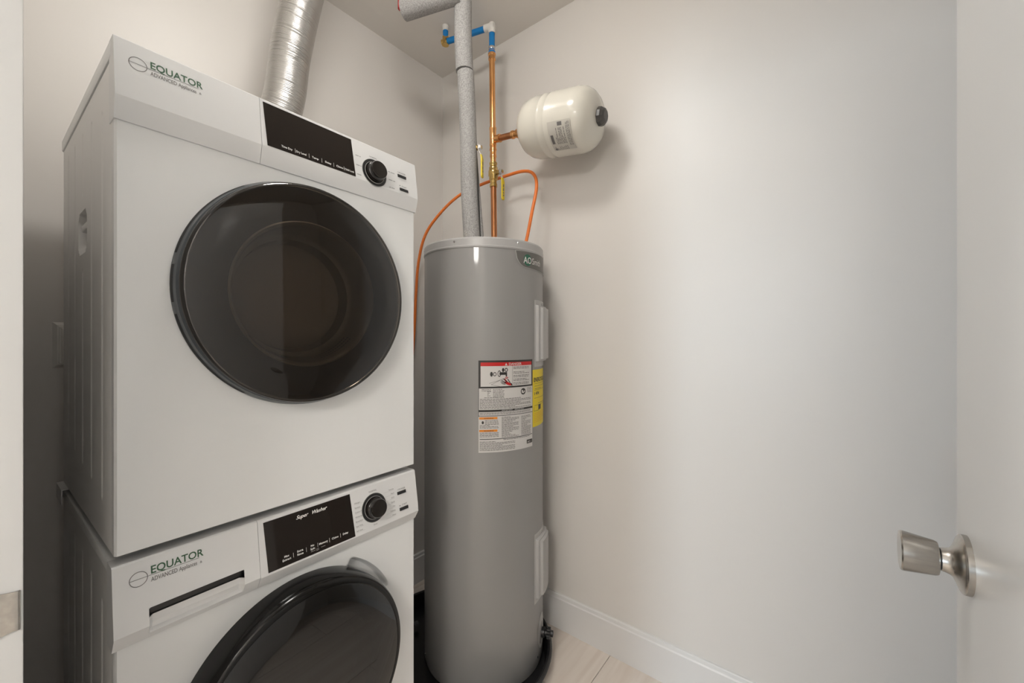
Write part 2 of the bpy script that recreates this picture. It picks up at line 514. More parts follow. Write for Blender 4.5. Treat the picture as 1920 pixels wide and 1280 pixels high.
# ------------------------------------------------------------------ stacked machines
MX, MY, MROT = 0.7336, -1.3420, math.radians(91.65)   # local x: along the front, local y: into the cabinet
WID, DEP = 0.595, 0.57

def side_panel(root, z0, z1, grooves, handle=None):
    """pressed steel side with vertical beads"""
    hw, dep = 0.0075, 0.0045
    ys = {0.012, DEP - 0.004}
    for gy, a, b in grooves:
        for t in (-0.012, -0.0085, -0.006, -0.003, 0, 0.003, 0.006, 0.0085, 0.012): ys.add(round(gy + t, 4))
    zs = {z0, z1}
    for gy, a, b in grooves:
        for e, s in ((a, 1), (b, -1)):
            for t in (-0.004, 0, 0.003, 0.006, 0.009, 0.014): zs.add(round(e + s * t, 4))
    z = z0
    while z < z1:
        zs.add(round(z, 3)); z += 0.03
    if handle:
        hy, hz, hw2, hh = handle
        for t in (-1, -0.93, -0.86, -0.7, -0.4, 0, 0.4, 0.7, 0.86, 0.93, 1):
            ys.add(round(hy + t * hw2, 4)); zs.add(round(hz + t * hh, 4))
    ys, zs = sorted(ys), sorted(zs)
    def fn(y, z):
        d = 0.0
        for gy, a, b in grooves:
            c = min(max(z, a + hw), b - hw)
            q = math.hypot(y - gy, z - c)
            if q < hw + 0.001: d = max(d, dep * (0.5 + 0.5 * math.cos(PI * min(q / hw, 1))))
        if handle:
            hy, hz, hw2, hh = handle
            q = max(abs(y - hy) / hw2, abs(z - hz) / hh, (abs(y - hy) / hw2 + abs(z - hz) / hh) * 0.66)
            if q < 1: d = max(d, 0.022 * min(1, (1 - q) / 0.16))
        return (d, y, z)
    mb = MB().grid(ys, zs, fn)
    e0 = [fn(ys[0], z) for z in zs]
    n = len(zs)
    mb.add([(0.012, 0.0, p[2]) for p in e0] + [(0.003, 0.004, p[2]) for p in e0] + e0, [q for i in range(n - 1) for q in ((i, i + 1, n + i + 1, n + i), (n + i, n + i + 1, 2 * n + i + 1, 2 * n + i))])
    return mb.build('side_panel', 'enamel_side', root, smooth=35)

def fascia_y(z, zt, zb, out, y_top=0.0):
    """depth of the sloped fascia face at height z (negative = proud of the front)"""
    return y_top - out * (zt - z) / (zt - zb)

def logo(root_part, fn, u, v, k):
    """circle with a bar and a two-line name; u, v = left end of the bar, k = scale (metres for circle radius)"""
    mb = MB(); put_ring(mb, fn, u + k, v, k * 0.935, k * 1.02, 56); put_rect(mb, fn, u + 0.02 * k, u + 8.15 * k, v - 0.034 * k, v + 0.034 * k)
    mb.build('logo_emblem', 'ink_soft', root_part, smooth=0, normals=False)
    words(fn, 'ink_soft', root_part, [('ADVANCED', 0.86 * k, u + 2.35 * k, v - 0.92 * k, dict(sx=0.66, bold=0.008 * k)), ('Appliances', 0.86 * k, u + 5.62 * k, v - 0.92 * k, dict(sx=0.60, bold=0.008 * k)), ('&', 0.5 * k, u + 8.2 * k, v - 0.85 * k, {})])
    words(fn, 'green', root_part, [('EQUATOR', 1.50 * k, u + 2.3 * k, v + 0.17 * k, dict(sx=0.90, bold=0.024 * k)), ('TM', 0.26 * k, u + 8.12 * k, v + 1.0 * k, {})])

def knob(root_part, cu, z, fn, tilt_n, r):
    """dial: flat black ring, silver line and a stepped knob standing off the fascia"""
    o = Vector(fn(cu, z)); nrm = Vector(tilt_n).normalized()
    kb = MB().lathe([(r * 0.70, 0.0), (r * 0.70, 0.012), (r * 0.655, 0.0135), (r * 0.64, 0.021), (r * 0.60, 0.0235), (0.0, 0.0238)], 48, o, nrm).build('dial', 'black_gloss', root_part, smooth=25)
    MB().lathe([(r * 0.985, -0.001), (r * 0.985, 0.0012), (r * 0.80, 0.0016), (r * 0.78, 0.0004)], 48, o, nrm).build('dial_ring', 'black_plastic', kb)
    MB().lathe([(r * 1.012, -0.001), (r * 1.012, 0.0009), (r * 0.98, 0.0009)], 48, o, nrm, caps=False).build('dial_edge', 'silver', kb)
    MB().lathe([(r * 0.80, 0.0), (r * 0.80, 0.0022), (r * 0.775, 0.0022)], 48, o, nrm, caps=False).build('dial_line', 'silver', kb)

def button(root_part, u0, u1, z0, z1, yfn):
    us = [u0, u1]
    mb = MB()
    vs = []
    for off in (-0.002, 0.0022):
        for (u, z) in ((u0, z0), (u1, z0), (u1, z1), (u0, z1)):
            q = 0.0006 if off > 0 else 0
            vs.append((u + (q if u == u0 else -q), yfn(z) - off, z + (q if z == z0 else -q)))
    mb.add(vs, [(0, 1, 5, 4), (1, 2, 6, 5), (2, 3, 7, 6), (3, 0, 4, 7), (4, 5, 6, 7)])
    return mb.build('button', 'black_plastic', root_part)

def cabinet(root, z0, z1, front_hole=None, name='cabinet'):
    mb = MB()
    x0 = 0.0125
    mb.box(x0, WID, 0.006, DEP, z0, z1, skip=('front',))
    return mb

def plate_with_hole(cx, cz, r, z0, z1, seg=96):
    """front sheet with a round opening and softly rounded outer edge"""
    mb = MB()
    x0, x1 = 0.003, WID - 0.003
    ring, rect = [], []
    for k in range(seg):
        a = 2 * PI * k / seg
        c, s = math.cos(a), math.sin(a)
        ring.append((cx + r * c, 0.0, cz + r * s))
        t = min(((x1 - cx) / c) if c > 1e-9 else ((x0 - cx) / c) if c < -1e-9 else 1e9, ((z1 - cz) / s) if s > 1e-9 else ((z0 - cz) / s) if s < -1e-9 else 1e9)
        rect.append((cx + t * c, 0.0, cz + t * s))
    vs = ring + rect
    mb.add(vs, [(k, (k + 1) % seg, seg + (k + 1) % seg, seg + k) for k in range(seg)])
    # corners
    for X, Z in ((x0, z0), (x1, z0), (x1, z1), (x0, z1)):
        a = math.atan2(Z - cz, X - cx) % (2 * PI)
        k = int(a / (2 * PI) * seg) % seg
        mb.add([rect[k], rect[(k + 1) % seg], (X, 0.0, Z)], [(0, 1, 2)])
    mb.add([(cx + r * math.cos(2 * PI * k / seg), d, cz + r * math.sin(2 * PI * k / seg)) for d in (0.0, 0.02) for k in range(seg)], [(k, (k + 1) % seg, seg + (k + 1) % seg, seg + k) for k in range(seg)])
    e = [(x0, z0), (x1, z0), (x1, z1), (x0, z1)]
    for (xa, za), (xb, zb) in zip(e, e[1:] + e[:1]):
        def out(x, z): return (x + (-0.003 if x == x0 else 0.003), 0.004, z + (-0.0 if z == z0 else 0.0))
        mb.add([(xa, 0, za), (xb, 0, zb), out(xb, zb), out(xa, za)], [(0, 1, 2, 3)])
        mb.add([out(xa, za), out(xb, zb), out(xb, zb)[:1] + (0.02,) + out(xb, zb)[2:], out(xa, za)[:1] + (0.02,) + out(xa, za)[2:]], [(0, 1, 2, 3)])
    return mb

# ---- dryer
DZ0, DZ1 = 0.862, 1.683
dry = thing('dryer', 'white front-loading dryer with smoked round door, stacked on the washing machine', 'dryer', (MX, MY, 0), MROT)
cabinet(dry, DZ0, 1.665).build('cabinet', 'enamel_side', dry, smooth=0)
G = [(0.098, 0.93, 1.595), (0.199, 0.945, 1.610), (0.488, 0.98, 1.625), (0.395, 0.965, 1.622), (0.297, 1.49, 1.618), (0.297, 0.955, 1.345)]
side_panel(dry, DZ0, 1.653, G, handle=(0.297, 1.418, 0.052, 0.043))
# grip bar in the side recess
MB().box(0.003, 0.014, 0.262, 0.332, 1.424, 1.438, 0.002).build('side_handle', 'enamel_side', dry)
DCX, DCZ = 0.300, 1.2995
plate_with_hole(DCX, DCZ, 0.185, DZ0, 1.551).build('front_panel', 'enamel', dry, smooth=30)
# top cover with overhang
MB().box(-0.0025, WID + 0.002, 0.018, DEP + 0.004, 1.655, 1.6815, 0.003).build('top_cover', 'enamel', dry)
for fx in (0.05, 0.545):
    for fy in (0.06, 0.51):
        MB().lathe([(0.022, 0.8466), (0.022, 0.858), (0.014, 0.864)], 20, (fx, fy, 0)).build('foot', 'black_plastic', dry)
# fascia: plate with the name on the left, control panel on the right of a fine seam
DT, DB, DE, DO = 1.683, 1.586, 1.5505, 0.0135
prof = [(0.03, DT), (0.002, DT), (-0.0004, DT - 0.002), (-DO, DB), (-DO, DB - 0.0015), (-0.004, DE), (0.03, DE)]
SEAM = 0.2065
pl = MB().extrude_x(prof, -0.0015, SEAM - 0.0004).build('name_plate', 'plastic_white', dry, smooth=20)
cp = MB().extrude_x(prof, SEAM + 0.0004, WID + 0.0005).build('control_panel', 'plastic_white', dry, smooth=20)
yD = lambda z: fascia_y(z, DT, DB, DO)
def fD(off): return lambda u, z: (u, yD(z) - off, z)
logo(pl, fD(0.0004), 0.0155, 1.6475, 0.0112)
dp = MB()
vs = [(0.2165, 1.5875), (0.4085, 1.5875), (0.4035, 1.6765), (0.2125, 1.6765)]
dp.add([fD(-0.001)(u, z) for u, z in vs] + [fD(0.0009)(u, z) for u, z in vs], [(4, 5, 6, 7), (0, 1, 5, 4), (1, 2, 6, 5), (2, 3, 7, 6), (3, 0, 4, 7)])
disp = dp.build('display', 'display', dry, smooth=0)
fn = fD(0.0012)
words(fn, 'white_print', disp, [(t, 0.0062, u, 1.5945, dict(bold=0.00012, sx=0.88 if len(t) > 6 else 1.0)) for t, u in (('Time Dry', 0.2425), ('Dry Level', 0.2715), ('Temp', 0.305), ('Delay', 0.334), ('Chime', 0.3605), ('Child Lock', 0.3805))])
for u in (0.2695, 0.2985, 0.3265, 0.354, 0.379):
    mb = MB(); put_rect(mb, fn, u, u + 0.0006, 1.592, 1.6015); mb.build('divider', 'white_print', disp, smooth=0, normals=False)
knob(cp, 0.462, 1.6145, fD(0.0), (0, -(DT - DB), DO), 0.034)
button(cp, 0.533, 0.560, 1.6285, 1.6365, yD)
button(cp, 0.536, 0.563, 1.5925, 1.6005, yD)
fn = fD(0.0003)
words(fn, 'ink_soft', cp, [('POWER', 0.0062, 0.538, 1.6395, {}), ('START', 0.0056, 0.543, 1.6035, {}), ('NORMAL', 0.0052, 0.462, 1.6515, dict(align='CENTER'))])
mb = MB(); put_ring(mb, fn, 0.5355, 1.6418, 0.0013, 0.0017, 16); mb.build('power_symbol', 'ink_soft', cp, smooth=0, normals=False)
mb = MB(); put_poly(mb, fn, [(0.5365, 1.604), (0.5365, 1.608), (0.540, 1.606)]); mb.build('start_symbol', 'ink_soft', cp, smooth=0, normals=False)
mb = MB(); rnd = random.Random(3)
for z in (1.6435, 1.620, 1.597):
    small_print(mb, fn, 0.4125, 0.4305 - 0.004, z, z - 0.004, 0.01, 0.0022, rnd, 1.0)
for z in (1.634, 1.613, 1.593):
    small_print(mb, fn, 0.5035, 0.5235, z, z - 0.004, 0.01, 0.0022, rnd, 1.0)
stuff(mb.build('dial_print', 'ink_faint', cp, smooth=0, normals=False))
# round door
fy = (0, -1, 0)
o = (DCX, 0, DCZ)
ring = MB().lathe([(0.2325, 0.0), (0.2335, 0.005), (0.2312, 0.013), (0.2285, 0.018), (0.2225, 0.018), (0.2225, 0.010), (0.185, 0.006), (0.185, 0.0)], 128, o, fy, up=(1, 0, 0), caps=False).build('door', 'grey_plastic', dry, smooth=30)
for a, b in ((172, 188), (193, 238), (122, 167)):
    # arcs measured from +x towards +z
    aa, bb = [math.radians(t) for t in (a, b)]
    mb = MB(); n = 20
    vs = []
    for k in range(n + 1):
        t = aa + (bb - aa) * k / n
        for r, d in ((0.2330, 0.0068), (0.2312, 0.0130)):
            r += 0.0004
            vs.append((DCX + r * math.cos(t), -d, DCZ + r * math.sin(t)))
    mb.add(vs, [(2 * k, 2 * k + 1, 2 * k + 3, 2 * k + 2) for k in range(n)])
    mb.build('slot', 'slot_dark', ring)
MB().lathe([(0.2200, 0.017), (0.2255, 0.022), (0.2270, 0.029), (0.2255, 0.0335), (0.2190, 0.0362), (0.17, 0.0400), (0.10, 0.0430), (0.0, 0.0445)], 128, o, fy, up=(1, 0, 0), caps=False).build('door_glass', 'smoke_glass', ring, smooth=60)
MB().lathe([(0.2225, 0.019), (0.154, 0.018), (0.150, 0.014), (0.150, 0.0)], 96, o, fy, caps=False).build('door_frame', 'door_inner', ring)
MB().lathe([(0.1535, 0.0185), (0.1505, 0.0215), (0.1465, 0.0185), (0.1440, 0.010), (0.136, -0.040), (0.131, -0.046), (0.124, -0.048), (0.118, -0.078), (0.112, -0.082), (0.085, -0.090), (0.0, -0.092)], 96, o, fy, caps=False).build('door_bowl', 'bowl', ring, smooth=40)
mb = MB()
for row in range(3):
    n = 34
    for k in range(n):
        a = math.radians(228 + 92 * (k + 0.5 * (row % 2)) / n)
        rr = 0.1418 - 0.0018 * row
        d = -0.004 - 0.011 * row
        c, s = math.cos(a), math.sin(a)
        p = Vector((DCX + rr * c, -d, DCZ + rr * s))
        t1, t2 = Vector((-s, 0, c)) * 0.0021, Vector((0, -1, 0)) * 0.0026
        p -= Vector((c, 0, s)) * 0.0012
        vs = [(p + t1 * math.cos(q) + t2 * math.sin(q))[:] for q in [2 * PI * j / 6 for j in range(6)]]
        mb.add(vs, [(0, 1, 2, 3, 4, 5)])
so = mb.build('bowl_holes', 'slot_dark', ring, smooth=0); so['kind'] = 'stuff'

# ---- washing machine
WZ, WT_, WBD, WBE, WOUT = 0.012, 0.8475, 0.742, 0.7165, 0.020
wash = thing('washing_machine', 'white front-loading washing machine with glossy black round door on the floor', 'washing machine', (MX, MY, 0), MROT)
cabinet(wash, 0.02, 0.834).build('cabinet', 'enamel_side', wash, smooth=0)
GW = [(0.098, 0.10, 0.760), (0.199, 0.10, 0.775), (0.297, 0.10, 0.785), (0.395, 0.10, 0.79), (0.488, 0.10, 0.795)]
side_panel(wash, 0.02, 0.822, GW)
MB().box(-0.003, WID + 0.002, 0.012, DEP + 0.004, 0.826, 0.8465, 0.004).build('top_cover', 'enamel', wash)
mb = MB().box(-0.0105, 0.03, DEP - 0.075, DEP + 0.010, 0.8585, 0.8602)
mb.box(-0.0105, -0.0088, DEP - 0.075, DEP + 0.010, 0.826, 0.8585)
mb.build('stacking_bracket', 'enamel_side', wash, smooth=0)
for fx in (0.05, 0.545):
    for fy_ in (0.06, 0.51):
        MB().lathe([(0.024, 0.0), (0.024, 0.014), (0.012, 0.022)], 20, (fx, fy_, 0)).build('foot', 'black_plastic', wash)
WCX, WCZ = 0.285, 0.473
# front sheet with a finger scoop beside the door
def scoop(x, z):
    dx, dz = x - WCX, z - WCZ
    r, a = math.hypot(dx, dz), math.degrees(math.atan2(dz, dx))
    ta = max(0.0, 1 - abs(a - 42) / 18.75)
    tr = max(0.0, 1 - max(0.0, r - 0.231) / 0.0165) if r > 0.17 else 0.0
    k = min(1, ta * 7.0) * min(1, tr * 2.2)
    return 0.02 * k * k * (3 - 2 * k)
mb = plate_with_hole(WCX, WCZ, 0.250, 0.03, 0.732)
rr_ = [0.170, 0.200, 0.220, 0.228, 0.231, 0.234, 0.237, 0.2395, 0.2415, 0.2435, 0.2455, 0.248, 0.250]
nseg = 288
vs = []
for r in rr_:
    for k in range(nseg):
        a = 2 * PI * k / nseg
        x, z = WCX + r * math.cos(a), WCZ + r * math.sin(a)
        vs.append((x, scoop(x, z), z))
mb.add(vs, [(i * nseg + k, i * nseg + (k + 1) % nseg, (i + 1) * nseg + (k + 1) % nseg, (i + 1) * nseg + k) for i in range(len(rr_) - 1) for k in range(nseg)])
mb.build('front_panel', 'enamel', wash, smooth=40)
profW = [(0.03, WT_), (-0.001, WT_), (-0.0045, WT_ - 0.0025), (-WOUT, WBD), (-WOUT, WBD - 0.002), (-0.006, WBE), (0.03, WBE)]
yW = lambda z: fascia_y(z, WT_, WBD, WOUT - 0.004, -0.004)
def fW(off): return lambda u, z: (u, (yW(z) if z > WBD else -WOUT + (WBD - z) / (WBD - WBE) * (WOUT - 0.006)) - off, z)
SW = 0.2015
cpw = MB().extrude_x(profW, SW + 0.0004, WID - 0.003).build('control_panel', 'plastic_white', wash, smooth=20)
# detergent drawer front with a moulded grip
gx0, gx1, gz0, gz1, gzs = 0.038, 0.1745, 0.7265, 0.7675, 0.7545
us = sorted(set([-0.004, 0.0, gx0 - 0.002, gx0, gx0 + 0.002, gx0 + 0.006, gx1 - 0.006, gx1 - 0.002, gx1, gx1 + 0.002, SW - 0.0004] + [gx0 + 0.006 + (gx1 - gx0 - 0.012) * i / 10 for i in range(11)]))
zz = sorted(set([WBE, gz0 - 0.002, gz0, gz0 + 0.002, gz0 + 0.005, WBD, gzs, gz1, gz1 + 0.0015, WT_ - 0.002] + [gz0 + 0.005 + (gzs - gz0 - 0.005) * i / 8 for i in range(9)]))
def dfn(u, z):
    x, y, zq = fW(0)(u, z)
    if gx0 < u < gx1 and gz0 < z <= gz1:
        e = min(1, (u - gx0) / 0.005, (gx1 - u) / 0.005, (z - gz0) / 0.004)
        t = min(1, (z - gz0) / (gzs - gz0))
        y += e * (0.0045 + 0.0035 * t + 0.005 * math.sin(PI * t))
    return (x, y, zq)
mb = MB().grid(us, zz, dfn, hole=lambda u, z: gx0 < u < gx1 and gzs < z < gz1)
xl, xr = us[0], us[-1]
for X in (xl, xr):
    mb.add([(X, y, z) for y, z in profW], [tuple(range(len(profW)))])
mb.add([(X, y, z) for X in (xl, xr) for y, z in ((-0.0045, WT_ - 0.002), (-0.001, WT_), (0.03, WT_))], [(0, 1, 4, 3), (1, 2, 5, 4)])
mb.add([(X, y, z) for X in (xl, xr) for y, z in ((-0.006, WBE), (0.03, WBE))], [(0, 1, 3, 2)])
dw = mb.build('detergent_drawer', 'plastic_white', wash, smooth=28)
# black sheet behind the grip: the slot's shade put into its colour
mb = MB()
ya = yW(gz1) + 0.0005
mb.add([(gx0 - 0.001, ya, gz1 + 0.001), (gx1 + 0.001, ya, gz1 + 0.001), (gx1 + 0.001, ya + 0.001, gz1 + 0.001), (gx0 - 0.001, ya + 0.001, gz1 + 0.001)], [(0, 1, 2, 3)])
mb.add([(gx0, ya + 0.005, gz1 + 0.002), (gx1, ya + 0.005, gz1 + 0.002), (gx1, yW(gzs) + 0.0105, gzs - 0.002), (gx0, yW(gzs) + 0.0105, gzs - 0.002)], [(0, 1, 2, 3)])
mb.build('grip_slot_shade', 'black_plastic', dw, smooth=0)
logo(dw, fW(0.0004), 0.0155, 0.8185, 0.0112)
dp = MB()
vs = [(0.2155, 0.7445), (0.4035, 0.7435), (0.3975, 0.8405), (0.2115, 0.8405)]
dp.add([fW(-0.001)(u, z) for u, z in vs] + [fW(0.0009)(u, z) for u, z in vs], [(4, 5, 6, 7), (0, 1, 5, 4), (1, 2, 6, 5), (2, 3, 7, 6), (3, 0, 4, 7)])
dispw = dp.build('display', 'display', wash, smooth=0)
fn = fW(0.0012)
c_ = dict(bold=0.00012, align='CENTER')
words(fn, 'white_print', dispw, [('Super', 0.0105, 0.2735, 0.8255, dict(shear=0.45, bold=0.00022)), ('Washer', 0.0105, 0.3055, 0.8255, dict(shear=0.45, bold=0.00022))])
words(fn, 'white_print', dispw, [('Max', 0.0058, 0.2505, 0.7605, c_), ('Extract', 0.0058, 0.2505, 0.7540, c_), ('Extra', 0.0058, 0.2775, 0.7605, c_), ('Rinse', 0.0058, 0.2775, 0.7540, c_), ('No', 0.0058, 0.3035, 0.7605, c_), ('Spin', 0.0058, 0.3035, 0.7540, c_), ('Memory', 0.0058, 0.3275, 0.7575, c_), ('Chime', 0.0058, 0.3545, 0.7575, c_), ('Delay', 0.0058, 0.3795, 0.7575, c_)])
for u in (0.2635, 0.290, 0.3145, 0.341, 0.367):
    mb = MB(); put_rect(mb, fn, u, u + 0.0006, 0.7545, 0.7635); mb.build('divider', 'white_print', dispw, smooth=0, normals=False)
mb = MB()
for u0, u1, z in ((0.2995, 0.309, 0.7505), (0.311, 0.317, 0.7515), (0.311, 0.317, 0.7490), (0.322, 0.331, 0.7515)):
    put_rect(mb, fn, u0, u1, z, z + 0.0004)
stuff(mb.build('display_print', 'white_print', dispw, smooth=0, normals=False))
knob(cpw, 0.459, 0.7905, fW(0.0), (0, -(WT_ - WBD), WOUT - 0.004), 0.034)
button(cpw, 0.529, 0.556, 0.7985, 0.8065, yW)
button(cpw, 0.532, 0.559, 0.7575, 0.7655, yW)
fn = fW(0.0003)
words(fn, 'ink_soft', cpw, [('POWER', 0.0060, 0.5345, 0.8090, {}), ('START', 0.0056, 0.5405, 0.7690, {}), ('NORMAL', 0.0054, 0.459, 0.8280, dict(align='CENTER')), ('Drain', 0.0046, 0.459, 0.7500, dict(align='CENTER'))])
mb = MB(); put_ring(mb, fn, 0.5320, 0.8112, 0.0013, 0.0017, 16); mb.build('power_symbol', 'ink_soft', cpw, smooth=0, normals=False)
mb = MB(); put_poly(mb, fn, [(0.533, 0.7685), (0.533, 0.7725), (0.5365, 0.7705)]); mb.build('start_symbol', 'ink_soft', cpw, smooth=0, normals=False)
lw = ['Allergen', 'Sanitary', 'Cotton HD', 'Winterize', 'Rinse/Spin', 'Spin Only', 'Self clean']
rw = ['Favorite', 'Hand', 'ECO', 'Quick', 'Dry', 'Delicate', 'Wool']
words(fn, 'ink_soft', cpw, [(lw[i], 0.0050, 0.4075, 0.8135 - i * 0.0105, dict(sx=0.9)) for i in range(7)] + [(rw[i], 0.0050, 0.5195, 0.8165 - i * 0.0105, dict(align='RIGHT', sx=0.9)) for i in range(7)])
mb = MB()
for i in range(7):
    z = 0.8135 - i * 0.0105
    put_rect(mb, fn, 0.4075, 0.4255 + 0.005 * abs(3 - i) / 3, z - 0.0016, z - 0.0013)
    z = 0.8165 - i * 0.0105
    put_rect(mb, fn, 0.4955 - 0.006 * abs(3 - i) / 3, 0.5195, z - 0.0016, z - 0.0013)
stuff(mb.build('dial_print', 'ink_faint', cpw, smooth=0, normals=False))
o = (WCX, 0, WCZ)
wr = MB().lathe([(0.2265, -0.006), (0.2275, 0.010), (0.2265, 0.034), (0.2240, 0.047), (0.2200, 0.0555), (0.2150, 0.0598), (0.2105, 0.0605), (0.2085, 0.0590), (0.2085, 0.040), (0.17, 0.038), (0.17, 0.0)], 128, o, fy, up=(1, 0, 0), caps=False).build('door', 'black_ring', wash, smooth=40)
MB().lathe([(0.2090, 0.0588), (0.2070, 0.0600), (0.15, 0.0607), (0.07, 0.0612), (0.0, 0.0614)], 128, o, fy, up=(1, 0, 0), caps=False).build('door_glass', 'washer_glass', wr, smooth=60)
MB().lathe([(0.2080, 0.042), (0.15, 0.040), (0.142, 0.030), (0.13, 0.012), (0.0, 0.006)], 96, o, fy, caps=False).build('door_bowl', 'door_inner', wr, smooth=40)

# ------------------------------------------------------------------ foil duct
path = catmull([(0.075, -0.985, 1.30), (0.078, -0.965, 1.55), (0.112, -0.93, 1.745), (0.2283, -0.892, 1.942), (0.2512, -0.874, 2.1225), (0.2795, -0.8516, 2.294), (0.325, -0.82, 2.48), (0.345, -0.805, 2.60)], 24)
# resample evenly and corrugate
L = [0.0]
for a, b in zip(path, path[1:]): L.append(L[-1] + (b - a).length)
def at(s):
    for i in range(len(L) - 1):
        if L[i + 1] >= s:
            return path[i].lerp(path[i + 1], (s - L[i]) / max(L[i + 1] - L[i], 1e-9))
    return path[-1]
pts, rs = [], []
rd = random.Random(5)
PITCH = 0.0042
n = int(L[-1] / PITCH)
for i in range(n + 1):
    s0 = L[-1] * i / n
    for q, rr in ((0.0, 0.0576), (0.3, 0.0586), (0.65, 0.0586)):
        s1 = min(s0 + q * PITCH, L[-1])
        if i == n and q > 0: continue
        pts.append(at(s1)); rs.append(rr + rd.uniform(-0.0002, 0.0002) - (0.0007 if rd.random() < 0.03 else 0))
duct = tag(MB().tube(pts, rs, 40, caps=False).build('foil_duct', 'foil', smooth=50), 'crinkled silver foil exhaust duct rising behind the dryer', 'duct')

# ------------------------------------------------------------------ water heater in its pan
HX, HYc, HR, HT = 0.55, -0.279, 0.2286, 1.548
PX, PY, PR = 0.498, -0.376, 0.360
pan = thing('drain_pan', 'round black plastic drain pan under the water heater', 'pan', (PX, PY, 0))
MB().lathe([(0.0, 0.0), (PR - 0.022, 0.0), (PR - 0.012, 0.048), (PR - 0.004, 0.049), (PR, 0.053), (PR + 0.001, 0.058), (PR - 0.002, 0.063), (PR - 0.008, 0.0645), (PR - 0.015, 0.062), (PR - 0.027, 0.008), (0.0, 0.008)], 96).build('tray', 'pan', pan, smooth=30)
FITPOS = (0.2710 - PX, -0.3869 - PY, 0.030)
fit = MB().lathe([(0.0095, -0.004), (0.0095, 0.006), (0.0075, 0.007), (0.0075, 0.014), (0.0052, 0.014), (0.0052, 0.002)], 20, FITPOS, (0.75, -0.50, 0.43)).build('drain_fitting', 'cap', pan)
heater = thing('water_heater', 'tall grey cylindrical electric water heater standing in a black pan', 'water heater', (HX, HYc, 0.008))
z8 = -0.008
body = MB().lathe([(HR - 0.004, 0.0), (HR - 0.0005, 0.012), (HR - 0.0005, 0.045), (HR, 0.0455), (HR, HT - 0.030 + z8)], 128).build('tank', 'heater', heater, smooth=30)
top = MB().lathe([(HR + 0.0012, HT - 0.036 + z8), (HR + 0.0028, HT - 0.033 + z8), (HR + 0.0028, HT - 0.030 + z8), (HR + 0.0012, HT - 0.028 + z8), (HR + 0.0012, HT - 0.006 + z8), (HR - 0.003, HT + z8), (HR - 0.010, HT - 0.002 + z8), (0.0, HT - 0.004 + z8)], 128).build('top_lid', 'heater_part', heater, smooth=30)
def cyl(ang, z, r):
    a = math.radians(ang)
    return (r * math.cos(a), r * math.sin(a), z + z8)
for a in (-122, -74, -17.4, 40, 100, 160):
    p = cyl(a, HT - 0.014, HR)
    MB().lathe([(0.0042, 0.0), (0.0042, 0.002), (0.003, 0.0034), (0.0, 0.0036)], 12, p, (math.cos(math.radians(a)), math.sin(math.radians(a)), 0)).build('screw', 'chrome', top)
for a in (-118, -55, 10):
    p = cyl(a, 0.046, HR - 0.001)
    MB().lathe([(0.0036, 0.0), (0.0036, 0.002), (0.002, 0.003), (0.0, 0.003)], 10, p, (math.cos(math.radians(a)), math.sin(math.radians(a)), 0)).build('screw', 'chrome', body)
def wrapper(a0, z0, r):
    """u metres to the right along the shell from angle a0, v metres up from z0"""
    return lambda u, v: cyl(a0 + math.degrees(u / HR), z0 + v, r)
# access panels
def access_panel(z0, z1, flip):
    a0, a1 = 4.2, 37.0
    n = 18
    wd = math.radians(a1 - a0) * HR
    mb = MB()
    us = [i / n for i in range(n + 1)]
    us = sorted(set(us + [0.004, 0.02, 0.045, 0.065, 0.16, 0.20, 0.80, 0.84, 0.935, 0.955, 0.98, 0.996]))
    H = z1 - z0
    vs = sorted(set([0, 0.002, 0.016, 0.018, 0.0215, 0.025, 0.029, H / 2, H - 0.029, H - 0.025, H - 0.0215, H - 0.018, H - 0.016, H - 0.002, H]))
    def fn(u, v):
        t = min(u, 1 - u) * wd
        e = min(t, 1)
        h = 0.0022 * min(1, min(t, v, H - v) / 0.001)
        q = min(t - 0.0058, (v - 0.018), (H - v - 0.018))
        if q > 0: h += 0.011 * min(1, q / 0.0027)
        q2 = min(t - 0.0205, (v - 0.025), (H - v - 0.025))
        if q2 > 0: h += 0.009 * min(1, q2 / 0.0035)
        return cyl(a0 + (a1 - a0) * u, z0 + v, HR + h - 0.0006)
    mb.grid(us, vs, fn)
    o = mb.build('access_panel', 'heater_part', body, smooth=35)
access_panel(1.103, 1.346, False)
access_panel(0.248, 0.500, True)
for z in (1.333, 0.488):
    p = cyl(20, z, HR + 0.001)
    MB().lathe([(0.0045, 0.0), (0.0045, 0.003), (0.0, 0.004)], 12, p, (math.cos(math.radians(20)), math.sin(math.radians(20)), 0)).build('screw', 'chrome', body)
# drain opening cover and valve
mb = MB(); fn = wrapper(20, 0.09, HR + 0.0012)
put_disc(mb, fn, 0.0, 0.03, 0.040, 0.062, 40)
mb.build('drain_cover', 'heater_part', body, smooth=60)
a = math.radians(24)
dx, dy = math.cos(a), math.sin(a)
dv = MB().lathe([(0.018, -0.002), (0.018, 0.010), (0.012, 0.012), (0.012, 0.022), (0.015, 0.024), (0.015, 0.032), (0.011, 0.034), (0.011, 0.042), (0.007, 0.042), (0.007, 0.034)], 24, cyl(24, 0.100, HR), (dx, dy, 0)).build('drain_valve', 'black_plastic', heater)
mb = MB()
px = cyl(24, 0.100, HR + 0.020)
for kx in range(10):
    t = 2 * PI * kx / 10
    mb.lathe([(0.005, 0.0), (0.005, 0.012)], 8, (px[0] + 0.016 * math.cos(t) * -dy - 0.012 * dx * 0, px[1] + 0.016 * math.cos(t) * dx, px[2] + 0.016 * math.sin(t)), (dx, dy, 0))
mb.build('valve_handwheel', 'black_plastic', dv)
# relief valve lever behind the rim
MB().box(-0.008, 0.008, -0.025, 0.025, HT + z8 - 0.004, HT + z8 + 0.016, 0.003).build('relief_lever', 'yellow', heater).location = (0.005, -0.140, 0)
